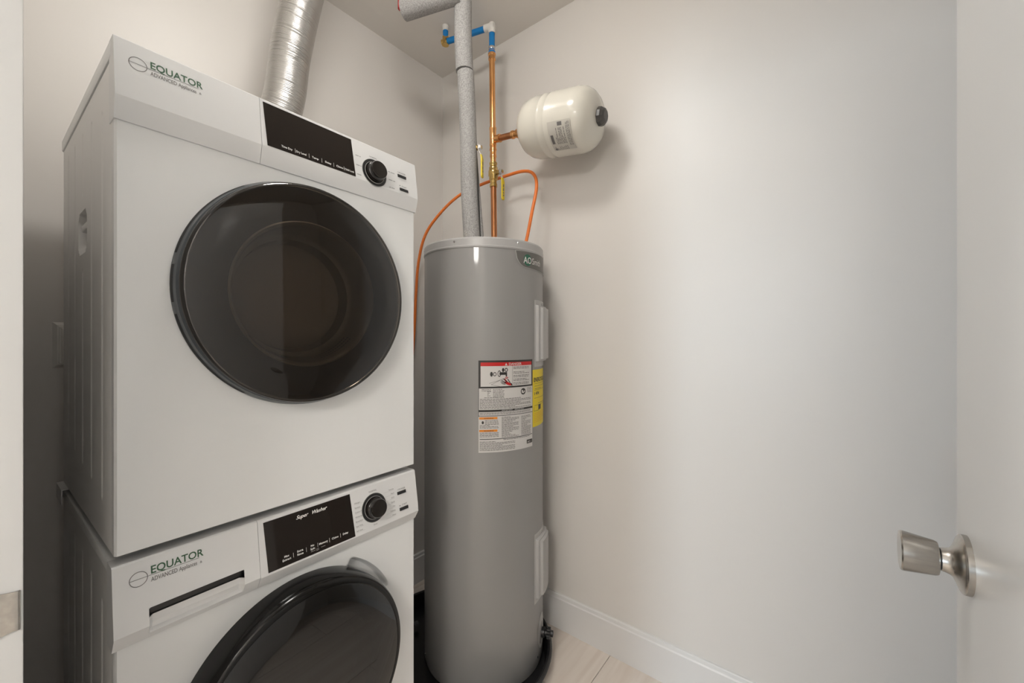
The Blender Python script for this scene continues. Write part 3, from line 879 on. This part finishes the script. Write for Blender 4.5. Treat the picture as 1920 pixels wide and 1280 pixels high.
# maker's badge
bd = MB()
prof_b = []
def badge_outline(gr):
    pts = []
    top = [(-19.6 - gr * 0.6, 1.5085 + gr * 0.05 / 10)]
    pts.append((-19.6 - gr, 1.508 + gr * 0.0022))
    for i in range(1, 15):
        t = i / 14
        pts.append((-19.6 + t * 79.6 + (gr if i == 14 else 0), 1.508 + 0.004 * math.sin(t * PI) + gr * 0.0022))
    for i in range(14, -1, -1):
        t = i / 14
        pts.append((-8.5 + t * 68.5 + (gr if i == 14 else 0), 1.4555 - 0.008 * math.sin(t * PI / 2) - gr * 0.0022))
    for i in range(1, 6):
        t = i / 6
        pts.append((-8.5 - (11.1 + gr) * math.sin(t * PI / 2), 1.4555 + 0.0525 * (1 - math.cos(t * PI / 2)) - gr * 0.0022 * (1 - t)))
    return pts
def fan_shape(mb, pts, r):
    # strips between the upper and lower chain so that the badge follows the shell
    up = [p for p in pts[:15]]
    low = pts[15:30][::-1]
    left = pts[30:]
    n = 24
    lo = sorted(left + low, key=lambda p: p[0])
    def ev(ch, a):
        if a <= ch[0][0]: return ch[0][1]
        for p, q in zip(ch, ch[1:]):
            if q[0] >= a: return p[1] + (q[1] - p[1]) * (a - p[0]) / max(q[0] - p[0], 1e-6)
        return ch[-1][1]
    a0, a1 = up[0][0], up[-1][0]
    n = 60
    A = [a0 + (a1 - a0) * (i / n) for i in range(n + 1)]
    lo = [(a0, up[0][1])] + [p for p in lo if p[0] > a0 + 0.01]
    vs = [cyl(a, ev(up, a), r) for a in A] + [cyl(a, ev(lo, a), r) for a in A]
    mb.add(vs, [(i, i + 1, n + 2 + i, n + 1 + i) for i in range(n)])
mb = MB(); fan_shape(mb, badge_outline(0.75), HR + 0.0012); edge = mb.build('badge', 'silver', heater, smooth=60)
mb = MB(); fan_shape(mb, badge_outline(0.0), HR + 0.0017); mb.build('badge_face', 'badge', edge, smooth=60)
fb = wrapper(-11.5, 1.4695, HR + 0.0025)
mb = MB(); put_disc(mb, wrapper(-11.5, 1.4695, HR + 0.0021), 0.0205, 0.0115, 0.0195, 0.0205, 40); mb.build('badge_dot', 'badge_green', edge, smooth=60)
mb = MB(); words(fb, 'white_print', edge, [('AO', 0.032, 0.0, 0.0, dict(sx=0.86, bold=0.0004)), ('Smith', 0.032, 0.0435, 0.0, dict(sx=0.86))])

# warning label
LW, LH = math.radians(53.0) * HR, 0.3085
A0, ZT = -52.6, 1.1325
def lab(r):
    f = wrapper(A0, ZT, HR + r)
    return lambda u, v: f(u * LW, -v * LH)
mb = MB(); put_rect(mb, lab(0.0007), 0, 1, 0, 1, 24); sheet_root = mb.build('warning_label', 'paper', heater, smooth=60)
blk, red, org_, soft, inkm = MB(), MB(), MB(), MB(), MB()
f1 = lab(0.0011)
for u0, u1, v0, v1 in ((0, 1, 0, 0.022), (0, 1, 0.285, 0.303), (0, 0.033, 0.022, 0.285), (0.972, 1, 0.022, 0.285), (0, 1, 0.537, 0.560), (0, 1, 0.600, 0.606), (0.02, 0.99, 0.852, 0.859), (0.556, 0.560, 0.062, 0.285)):
    put_rect(blk, f1, u0, u1, v0, v1, 16 if u1 - u0 > 0.3 else 1)
put_rect(blk, f1, 0, 0.006, 0.3, 0.61)
put_rect(red, f1, 0.033, 0.972, 0.022, 0.062, 16)
put_rect(org_, f1, 0.012, 0.300, 0.616, 0.640, 6)
put_rect(org_, f1, 0.012, 0.300, 0.752, 0.776, 6)
def lt(mb, s, size, u, v, r=0.0014, **kw):
    g = wrapper(A0, ZT, HR + r)
    put_text(mb, g, s, size, u * LW, -v * LH, **kw)
wt = MB()
lt(wt, 'DANGER', 0.0115, 0.49, 0.0555, bold=0.0002, sx=1.1)
put_poly(wt, lab(0.0014), [(0.425, 0.056), (0.468, 0.056), (0.4465, 0.028)])
lt(wt, 'IMPORTANT', 0.0068, 0.37, 0.5555, sx=1.05)
lt(wt, 'IMPORTANT', 0.0068, 0.60, 0.5555, sx=1.05)
lt(inkm, 'WARNING', 0.0068, 0.085, 0.6365)
lt(inkm, 'WARNING', 0.0068, 0.085, 0.7725)
# pictogram: tap, spray and hand
put_disc(inkm, f1, 0.205, 0.150, 0.022, 0.026, 20)
put_ring(inkm, lambda u, v: f1(u, v), 0.258, 0.150, 0.018, 0.028, 16, 0.8)
put_ring(inkm, f1, 0.332, 0.145, 0.020, 0.028, 24, 1.25)
put_rect(inkm, f1, 0.335, 0.462, 0.130, 0.160)
put_rect(inkm, f1, 0.438, 0.462, 0.158, 0.178)
put_disc(inkm, f1, 0.395, 0.106, 0.020, 0.022, 16)
put_ring(inkm, f1, 0.448, 0.106, 0.016, 0.028, 16, 0.8)
for (a, b, c, d) in ((0.17, 0.247, 0.50, 0.185), (0.20, 0.262, 0.42, 0.192), (0.20, 0.262, 0.345, 0.315)):
    d = min(d, 0.284)
    for i in range(12):
        t0_, t1_ = i / 12, (i + 1) / 12
        ua, va, ub, vb = a + (c - a) * t0_, b + (d - b) * t0_, a + (c - a) * t1_, b + (d - b) * t1_
        put_poly(soft, f1, [(ua, va), (ub, vb), (ub, vb + 0.0035), (ua, va + 0.0035)])
for (u, v, ru, rv, rot) in ((0.475, 0.255, 0.062, 0.016, 0.30), (0.455, 0.235, 0.055, 0.010, 0.65)):
    put_disc(red, lab(0.0013), u, v, ru, rv, 16, rot)
for (a, b, c, d) in ((0.345, 0.236, 0.43, 0.250), (0.362, 0.222, 0.44, 0.244), (0.395, 0.206, 0.46, 0.240), (0.465, 0.208, 0.51, 0.248), (0.36, 0.254, 0.43, 0.262)):
    put_poly(inkm, lab(0.0016), [(a, b), (a + 0.012, b - 0.004), (c + 0.012, d), (c, d + 0.005)])
put_disc(inkm, f1, 0.535, 0.266, 0.022, 0.012, 12, 0.5)
put_ring(red, lab(0.0013), 0.452, 0.192, 0.012, 0.022, 12, 0.5)
# reader symbol
put_disc(inkm, f1, 0.772, 0.356, 0.052, 0.036, 28)
put_disc(wt, lab(0.0014), 0.752, 0.350, 0.018, 0.011, 14)
put_poly(wt, lab(0.0014), [(0.735, 0.368), (0.775, 0.378), (0.812, 0.356), (0.80, 0.345), (0.775, 0.362), (0.745, 0.354)])
rnd = random.Random(11)
def sp(u0, u1, v0, v1, pitch=0.0155, h=0.0062, fill=0.97, mbx=None):
    g = wrapper(A0, ZT, HR + 0.0011)
    small_print(mbx or soft, g, u0 * LW, u1 * LW, -v0 * LH, -v1 * LH, pitch * LH, h * LH, rnd, fill)
for v in (0.075, 0.128, 0.168, 0.208, 0.248):
    sp(0.575, 0.92, v, v + 0.032, 0.0155, 0.0075, 0.95)
sp(0.05, 0.20, 0.313, 0.335); sp(0.23, 0.52, 0.313, 0.322); sp(0.14, 0.20, 0.335, 0.395); sp(0.23, 0.42, 0.330, 0.400)
sp(0.86, 0.98, 0.318, 0.385); sp(0.09, 0.90, 0.402, 0.412); sp(0.02, 0.98, 0.418, 0.528, 0.0145, 0.0065)
sp(0.02, 0.98, 0.570, 0.597, 0.012, 0.006)
sp(0.10, 0.33, 0.650, 0.700, 0.014); sp(0.02, 0.33, 0.703, 0.748, 0.014); sp(0.02, 0.33, 0.785, 0.845, 0.0135)
sp(0.37, 0.69, 0.620, 0.845, 0.0135, 0.0062); sp(0.73, 0.97, 0.632, 0.845, 0.0145, 0.006, 0.93)
sp(0.40, 0.95, 0.866, 0.882, 0.012); sp(0.02, 0.62, 0.880, 0.985, 0.0135, 0.006, 0.98)
put_disc(inkm, f1, 0.068, 0.674, 0.018, 0.017, 14)
put_rect(inkm, f1, 0.852, 0.992, 0.912, 0.955, 4)
lt(wt, 'AO', 0.0095, 0.868, 0.946, bold=0.0002); lt(soft, 'Smith', 0.0095, 0.915, 0.946, r=0.0015, sx=0.8)
for nm, m_, b_ in (('label_bar', 'ink', blk), ('label_band', 'label_red', red), ('label_tab', 'label_orange', org_), ('label_print', 'ink_soft', soft), ('label_symbol', 'ink', inkm), ('label_lettering', 'paper', wt)):
    stuff(b_.build(nm, m_, sheet_root, smooth=0, normals=False))
# yellow energy label
mb = MB(); fy2 = wrapper(1.0, 0.889, HR + 0.0006); put_rect(mb, fy2, 0, 0.165, 0.0, 0.205, 24); en = mb.build('energy_label', 'label_yellow', heater, smooth=60)
mb = MB(); g = wrapper(1.0, 0.889, HR + 0.0011)
put_text(mb, g, 'ENERGYGUIDE', 0.0205, 0.006, 0.1615, bold=0.0006, sx=0.86)
put_text(mb, g, '$', 0.013, 0.008, 0.1145); put_text(mb, g, '494', 0.018, 0.020, 0.1130, bold=0.0003)
for v in (0.1545, 0.145, 0.131, 0.102, 0.0755):
    put_rect(mb, g, 0.01, 0.155, v, v + 0.0009, 12)
put_rect(mb, g, 0.008, 0.05, 0.056, 0.0572, 4); put_rect(mb, g, 0.008, 0.0092, 0.056, 0.072); put_rect(mb, g, 0.042, 0.066, 0.058, 0.076, 3)
small_print(mb, g, 0.014, 0.15, 0.137, 0.133, 0.006, 0.0016, rnd); small_print(mb, g, 0.04, 0.15, 0.083, 0.079, 0.006, 0.0016, rnd)
stuff(mb.build('energy_lettering', 'ink', en, smooth=0, normals=False))
mb = MB(); small_print(mb, g, 0.008, 0.15, 0.048, 0.014, 0.0062, 0.0012, rnd); stuff(mb.build('energy_print', 'label_orange', en, smooth=0, normals=False))

# ------------------------------------------------------------------ pipes
def ring_on(mb, p0, p1, t, r, h):
    """collar of radius r and height h centred at fraction t of the segment p0-p1"""
    a, b = Vector(p0), Vector(p1); d = (b - a).normalized(); c = a.lerp(b, t)
    return mb.lathe([(r * 0.96, -h / 2), (r, -h / 2 + 0.001), (r, h / 2 - 0.001), (r * 0.96, h / 2)], 24, c, d)
CB, CT = Vector((0.5234, -0.1874, 1.540)), Vector((0.4975, -0.1735, 2.405))
def cpt(z): return CB.lerp(CT, (z - CB.z) / (CT.z - CB.z))
cold = thing('cold_water_pipe', 'copper water pipe with brass valve and blue upper run above the heater', 'pipe', (CB.x, CB.y, 1.540))
def rel(p): return tuple(Vector(p) - Vector((CB.x, CB.y, 1.540)))
def seg(name, m_, za, zb, r, parent=cold):
    return MB().tube([rel(cpt(za)), rel(cpt(zb))], r, 24).build(name, m_, parent)
CR = 0.0122
seg('lower_pipe', 'copper_dark', 1.540, 1.862, CR)
seg('upper_pipe', 'copper', 1.93, 2.40, CR)
dcp = (CT - CB).normalized()
def coll(name, m_, prof, z): return MB().lathe([(r, h) for r, h in prof], 28, rel(cpt(z)), dcp).build(name, m_, cold, smooth=35)
coll('valve_socket', 'brass', [(0.0128, -0.024), (0.0155, -0.023), (0.0155, -0.012), (0.0135, -0.010), (0.0135, 0.004), (0.0165, 0.006), (0.0165, 0.010)], 1.858)
valve = coll('valve_body', 'brass', [(0.0150, -0.026), (0.0178, -0.022), (0.0178, -0.012), (0.0205, -0.008), (0.0205, 0.012), (0.0180, 0.016), (0.0180, 0.026), (0.0150, 0.030), (0.0150, 0.038), (0.0165, 0.040), (0.0165, 0.046), (0.0130, 0.048)], 1.890)
coll('coupling', 'copper', [(0.0124, -0.006), (0.0142, -0.004), (0.0142, 0.004), (0.0134, 0.006), (0.0134, 0.040), (0.0148, 0.043), (0.0148, 0.049), (0.0124, 0.051)], 1.965)
coll('tee', 'copper', [(0.0148, -0.045), (0.0152, -0.040), (0.0138, -0.036), (0.0138, 0.040), (0.0152, 0.044), (0.0152, 0.050), (0.0124, 0.052)], 2.034)
coll('coupling', 'copper', [(0.0124, -0.018), (0.0152, -0.016), (0.0152, -0.010), (0.0138, -0.008), (0.0138, 0.0), (0.0160, 0.003), (0.0160, 0.010), (0.0138, 0.012), (0.0138, 0.022), (0.012, 0.024)], 2.390)
# lever of the brass valve: bonnet and nut towards the camera side, yellow grip hanging down
TEE = cpt(2.034)
TI, TE = Vector((0.664, -0.166, 2.024)), Vector((0.981, -0.156, 1.980))
def lever(parent, p, side, drop, relf, tilt=0.0, ext=0.0):
    """p: world point on the pipe axis; side: unit vector the stem points to"""
    s = Vector(side).normalized()
    q = Vector(p)
    MB().lathe([(0.0095, 0.008), (0.0095, 0.022 + ext), (0.0065, 0.023 + ext), (0.0065, 0.036 + ext), (0.0, 0.037 + ext)], 18, relf(q), s).build('stem', 'brass', parent)
    MB().lathe([(0.0108, 0.026 + ext), (0.0108, 0.033 + ext), (0.007, 0.035 + ext)], 6, relf(q), s).build('nut', 'chrome', parent, smooth=0)
    lat = s.cross(Vector((0, 0, 1))).normalized()
    dn = (Vector((0, 0, -1)) + s * tilt).normalized()
    def strip(a0, w0, a1, w1, t0, off0, off1, mb):
        vs = []
        for (aa, ww, oo) in ((a0, w0, off0), (a1, w1, off1)):
            for sg in (-1, 1):
                for tt in (0, t0):
                    vs.append(relf(q + dn * aa + lat * ww * sg + s * (oo + tt + ext)))
        mb.add(vs, [(0, 2, 3, 1), (4, 5, 7, 6), (0, 1, 5, 4), (2, 6, 7, 3), (0, 4, 6, 2), (1, 3, 7, 5)])
    mb = MB(); strip(-0.010, 0.009, 0.010, 0.009, 0.0022, 0.0235, 0.0235, mb); strip(0.010, 0.009, 0.030, 0.0065, 0.0022, 0.0235, 0.034, mb)
    mb.build('lever_plate', 'chrome', parent, smooth=0)
    mb = MB(); strip(0.028, 0.0072, 0.042, 0.0085, 0.005, 0.0315, 0.0345, mb); strip(0.042, 0.0085, drop - 0.005, 0.0085, 0.005, 0.0345, 0.0345, mb); strip(drop - 0.005, 0.0085, drop, 0.005, 0.005, 0.0345, 0.0345, mb)
    grip = mb.build('lever_grip', 'yellow', parent, smooth=0)
    mb = MB(); rl = random.Random(2)
    a = 0.055
    while a < drop - 0.02:
        ln = rl.uniform(0.006, 0.012)
        strip(a, 0.003, min(a + ln, drop - 0.014), 0.003, 0.0003, 0.0395, 0.0395, mb)
        a += ln + 0.004
    stuff(mb.build('grip_marking', 'ink_soft', grip, smooth=0))
lever(cold, cpt(1.892), (0.80, 0.10, 0), 0.118, rel, ext=0.010)
# branch towards the expansion tank
bdv = (TI - TEE).normalized()
MB().tube([rel(TEE), rel(TI - bdv * 0.012)], CR, 24).build('branch_pipe', 'copper_dark', cold)
MB().lathe([(0.0124, 0.010), (0.0150, 0.012), (0.0150, 0.030), (0.0165, 0.032), (0.0165, 0.037), (0.0124, 0.039)], 24, rel(TEE), bdv).build('branch_socket', 'copper', cold)
bl = (TI - TEE).length
MB().lathe([(0.0124, bl - 0.062), (0.0162, bl - 0.060), (0.0162, bl - 0.052), (0.0140, bl - 0.049), (0.0140, bl - 0.038), (0.0178, bl - 0.035), (0.0178, bl - 0.012), (0.015, bl - 0.010)], 24, rel(TEE), bdv).build('branch_adapter', 'copper', cold)
# blue upper run
E1, E2, E3 = Vector((0.4965, -0.172, 2.516)), Vector((0.2740, -0.2290, 2.520)), Vector((0.2790, -0.2340, CEIL + 0.004))
MB().tube([rel(cpt(2.405)), rel(E1)], 0.0122, 20).build('blue_riser', 'blue', cold)
MB().lathe([(0.0135, 0.012), (0.0142, 0.014), (0.0142, 0.022), (0.0135, 0.024)], 20, rel(cpt(2.405)), dcp).build('crimp_ring', 'chrome', cold)
MB().lathe([(0.0148, -0.008), (0.0148, 0.004), (0.013, 0.006)], 20, rel(cpt(2.405)), dcp).build('blue_collar', 'blue', cold)
MB().tube([rel(E1), rel(E2)], 0.0122, 20).build('blue_run', 'blue', cold)
MB().tube([rel(E2), rel(E3 - Vector((0, 0, 0.02)))], 0.0118, 20).build('blue_riser', 'blue', cold)
hd = (E2 - E1).normalized()
MB().tube([rel(E1 - Vector((0, 0, 0.030))), rel(E1 + Vector((0, 0, 0.0)))], 0.0152, 20).build('elbow', 'fitting', cold)
MB().tube([rel(E1 + Vector((0, 0, 0.0)) - hd * 0.012), rel(E1 + hd * 0.034)], 0.0155, 20).build('elbow', 'fitting', cold)
MB().lathe([(0.0, -0.016), (0.012, -0.014), (0.0158, -0.006), (0.0158, 0.006), (0.012, 0.014), (0.0, 0.016)], 20, rel(E1), (0, 0, 1)).build('elbow_body', 'fitting', cold)
MB().tube([rel(E2 - hd * 0.012), rel(E2 + hd * 0.016)], 0.0140, 20).build('elbow', 'brass', cold)
MB().tube([rel(E2 - Vector((0, 0, 0.014))), rel(E2 + Vector((0, 0, 0.022)))], 0.0142, 20).build('elbow', 'brass', cold)
MB().tube([rel(E3 - Vector((0, 0, 0.026))), rel(E3)], [0.0125, 0.0150], 20).build('ceiling_sleeve', 'fitting', cold)

# expansion tank: lathe along its own axis
ax = (TE - TI).normalized()
et = thing('expansion_tank', 'small cream steel expansion tank screwed to the copper branch', 'tank', tuple(TI))
et.rotation_mode = 'QUATERNION'
et.rotation_quaternion = ax.to_track_quat('X', 'Z')
TL, TR = (TE - TI).length, 0.110
X = (1, 0, 0)
pr = [(0.0, 0.0), (0.026, 0.001), (0.052, 0.005), (0.074, 0.014), (0.092, 0.029), (0.103, 0.047), (0.1085, 0.068), (TR, 0.088), (TR, 0.121), (TR + 0.0008, 0.1225), (TR + 0.0008, 0.126), (TR, 0.1275), (TR, 0.151), (TR + 0.0008, 0.1525), (TR + 0.0008, 0.156), (TR, 0.1575), (TR, TL - 0.080), (0.1085, TL - 0.062), (0.1035, TL - 0.043), (0.093, TL - 0.026), (0.076, TL - 0.012), (0.052, TL - 0.004), (0.028, TL), (0.0, TL)]
MB().lathe(pr, 72, (0, 0, 0), X, up=(0, 0, 1)).build('shell', 'cream', et, smooth=40)
MB().lathe([(0.031, TL - 0.004), (0.0325, TL + 0.002), (0.031, TL + 0.012), (0.024, TL + 0.021), (0.017, TL + 0.024), (0.0, TL + 0.024)], 10, (0, 0, 0), X).build('valve_cap', 'cap', et, smooth=20)
MB().lathe([(0.0178, -0.014), (0.0178, 0.002)], 24, (0, 0, 0), X).build('thread_collar', 'chrome', et)
TC = 228.0
def tk(r):
    def f(u, v):
        a = math.radians(TC) - v / TR       # v up the shell
        return (u, (TR + r) * math.cos(a), (TR + r) * math.sin(a))
    return f
t0, t1, tv = 0.172, 0.262, 0.054
mb = MB()
g = tk(0.0006)
n = 16
vs = [g(u, -tv + 2 * tv * i / n) for i in range(n + 1) for u in (t0, t1)]
mb.add(vs, [(2 * i, 2 * i + 1, 2 * i + 3, 2 * i + 2) for i in range(n)])
mb.build('tank_label', 'label_blank', et, smooth=60)
mb = MB(); g = tk(0.0010); rnd = random.Random(9)
gs = lambda u, v: g(t0 + v, u)      # printed along the girth
small_print(mb, gs, -tv * 0.65, tv * 0.95, 0.085, 0.068, 0.0052, 0.0022, rnd)
small_print(mb, gs, -tv * 0.45, tv * 0.65, 0.064, 0.024, 0.0050, 0.0024, rnd)
small_print(mb, gs, -tv * 0.95, -tv * 0.6, 0.060, 0.010, 0.0060, 0.0020, rnd)
for u0, u1, v0, v1 in ((-tv * 0.4, tv * 0.2, 0.006, 0.017), (tv * 0.70, tv * 0.92, 0.04, 0.058), (-tv * 0.92, -tv * 0.76, 0.006, 0.015)):
    put_rect(mb, gs, u0, u1, v0, v1, 3)
stuff(mb.build('label_print', 'ink_soft', et, smooth=0, normals=False))

# insulated hot pipe
GB, GT = Vector((0.5763, -0.3750, 1.538)), Vector((0.5572, -0.4028, 2.440))
hot = thing('insulated_pipe', 'hot water pipe wrapped in grey foam insulation rising from the heater', 'pipe', tuple(GB))
def relh(p): return tuple(Vector(p) - GB)
def gpt(z): return GB.lerp(GT, (z - GB.z) / (GT.z - GB.z))
FR = 0.0305
MB().tube([relh(p) for p in catmull([gpt(1.546) + Vector((0.002, 0, 0)), gpt(1.75) + Vector((-0.002, -0.001, 0)), gpt(1.95) + Vector((0.002, 0.0, 0)), gpt(2.18)], 8)], FR, 32).build('lower_foam', 'foam', hot, smooth=40)
MB().tube([relh(p) for p in catmull([gpt(2.186) + Vector((-0.003, -0.002, 0)), gpt(2.32) + Vector((-0.003, -0.003, 0)), gpt(2.44)], 8)], FR + 0.0015, 32).build('upper_foam', 'foam', hot, smooth=40)
MB().tube([relh(gpt(2.176) + Vector((-0.004, 0, 0))), relh(gpt(2.190) + Vector((-0.004, 0, 0)))], FR - 0.004, 24).build('foam_joint', 'foam_dark', hot)
# split sleeve standing open on the wall side
o1 = Vector((0.0095, 0.0267, 0))
MB().tube([relh(p) for p in catmull([gpt(1.546) + o1 * 1.15, gpt(1.65) + o1 * 0.95, gpt(1.78) + o1 * 0.72, gpt(1.90) + o1 * 0.5, gpt(2.02) + o1 * 0.2], 8)], 0.0185, 24).build('open_foam_flap', 'foam', hot, smooth=40)
MB().tube([relh(gpt(1.546) + Vector((0.0215, 0.017, 0))), relh(gpt(1.80) + Vector((0.0205, 0.0165, 0))), relh(gpt(1.97) + Vector((0.016, 0.014, 0)))], 0.0072, 12).build('foam_slit', 'foam_dark', hot)
lever(hot, gpt(1.905) + Vector((0.012, 0.010, 0)), (0.80, 0.35, 0), 0.112, relh)
HL, HRt = Vector((0.3570, -0.5134, 2.437)), Vector((0.572, -0.4333, 2.445))
MB().tube([relh(HL), relh(HRt)], 0.0345, 32).build('horizontal_foam', 'foam', hot, smooth=40)
MB().tube([relh(HL + Vector((-0.010, -0.004, 0.008))), relh(Vector((HL.x - 0.010, HL.y - 0.004, CEIL + 0.004)))], 0.0135, 20).build('red_riser', 'red_pipe', hot)

# orange cable
cab = catmull([(0.66, -0.175, 1.543), (0.670, -0.161, 1.602), (0.685, -0.149, 1.701), (0.689, -0.121, 1.814), (0.661, -0.104, 1.878), (0.603, -0.099, 1.905), (0.504, -0.101, 1.907), (0.388, -0.129, 1.889), (0.285, -0.159, 1.856), (0.188, -0.185, 1.788), (0.103, -0.201, 1.699), (0.054, -0.202, 1.578), (0.035, -0.203, 1.425), (0.031, -0.210, 1.244), (0.028, -0.225, 1.10), (-0.004, -0.235, 1.06)], 10)
tag(MB().tube(cab, 0.0066, 12).build('orange_cable', 'orange', smooth=60), 'orange sheathed cable arching from the water heater top to the wall', 'cable')

# wall switch half hidden behind the dryer
sw = thing('light_switch', 'beige wall switch plate half hidden behind the dryer', 'switch', (0, -1.3685, 1.1275))
def bevel_plate(x0, x1, y0, y1, z0, z1, b, name):
    mb = MB()
    v = [(x0, y0, z0), (x0, y1, z0), (x0, y1, z1), (x0, y0, z1), (x1, y0 + b, z0 + b), (x1, y1 - b, z0 + b), (x1, y1 - b, z1 - b), (x1, y0 + b, z1 - b)]
    mb.add(v, [(0, 1, 5, 4), (1, 2, 6, 5), (2, 3, 7, 6), (3, 0, 4, 7), (4, 5, 6, 7)])
    return mb.build(name, 'switch', sw, smooth=0)
bevel_plate(-0.001, 0.0085, 0.0, 0.076, 0.0, 0.1225, 0.009, 'plate')
bevel_plate(0.008, 0.0105, 0.011, 0.065, 0.0115, 0.111, 0.002, 'inner_frame')
bevel_plate(0.010, 0.0130, 0.0155, 0.0605, 0.016, 0.1065, 0.003, 'rocker')
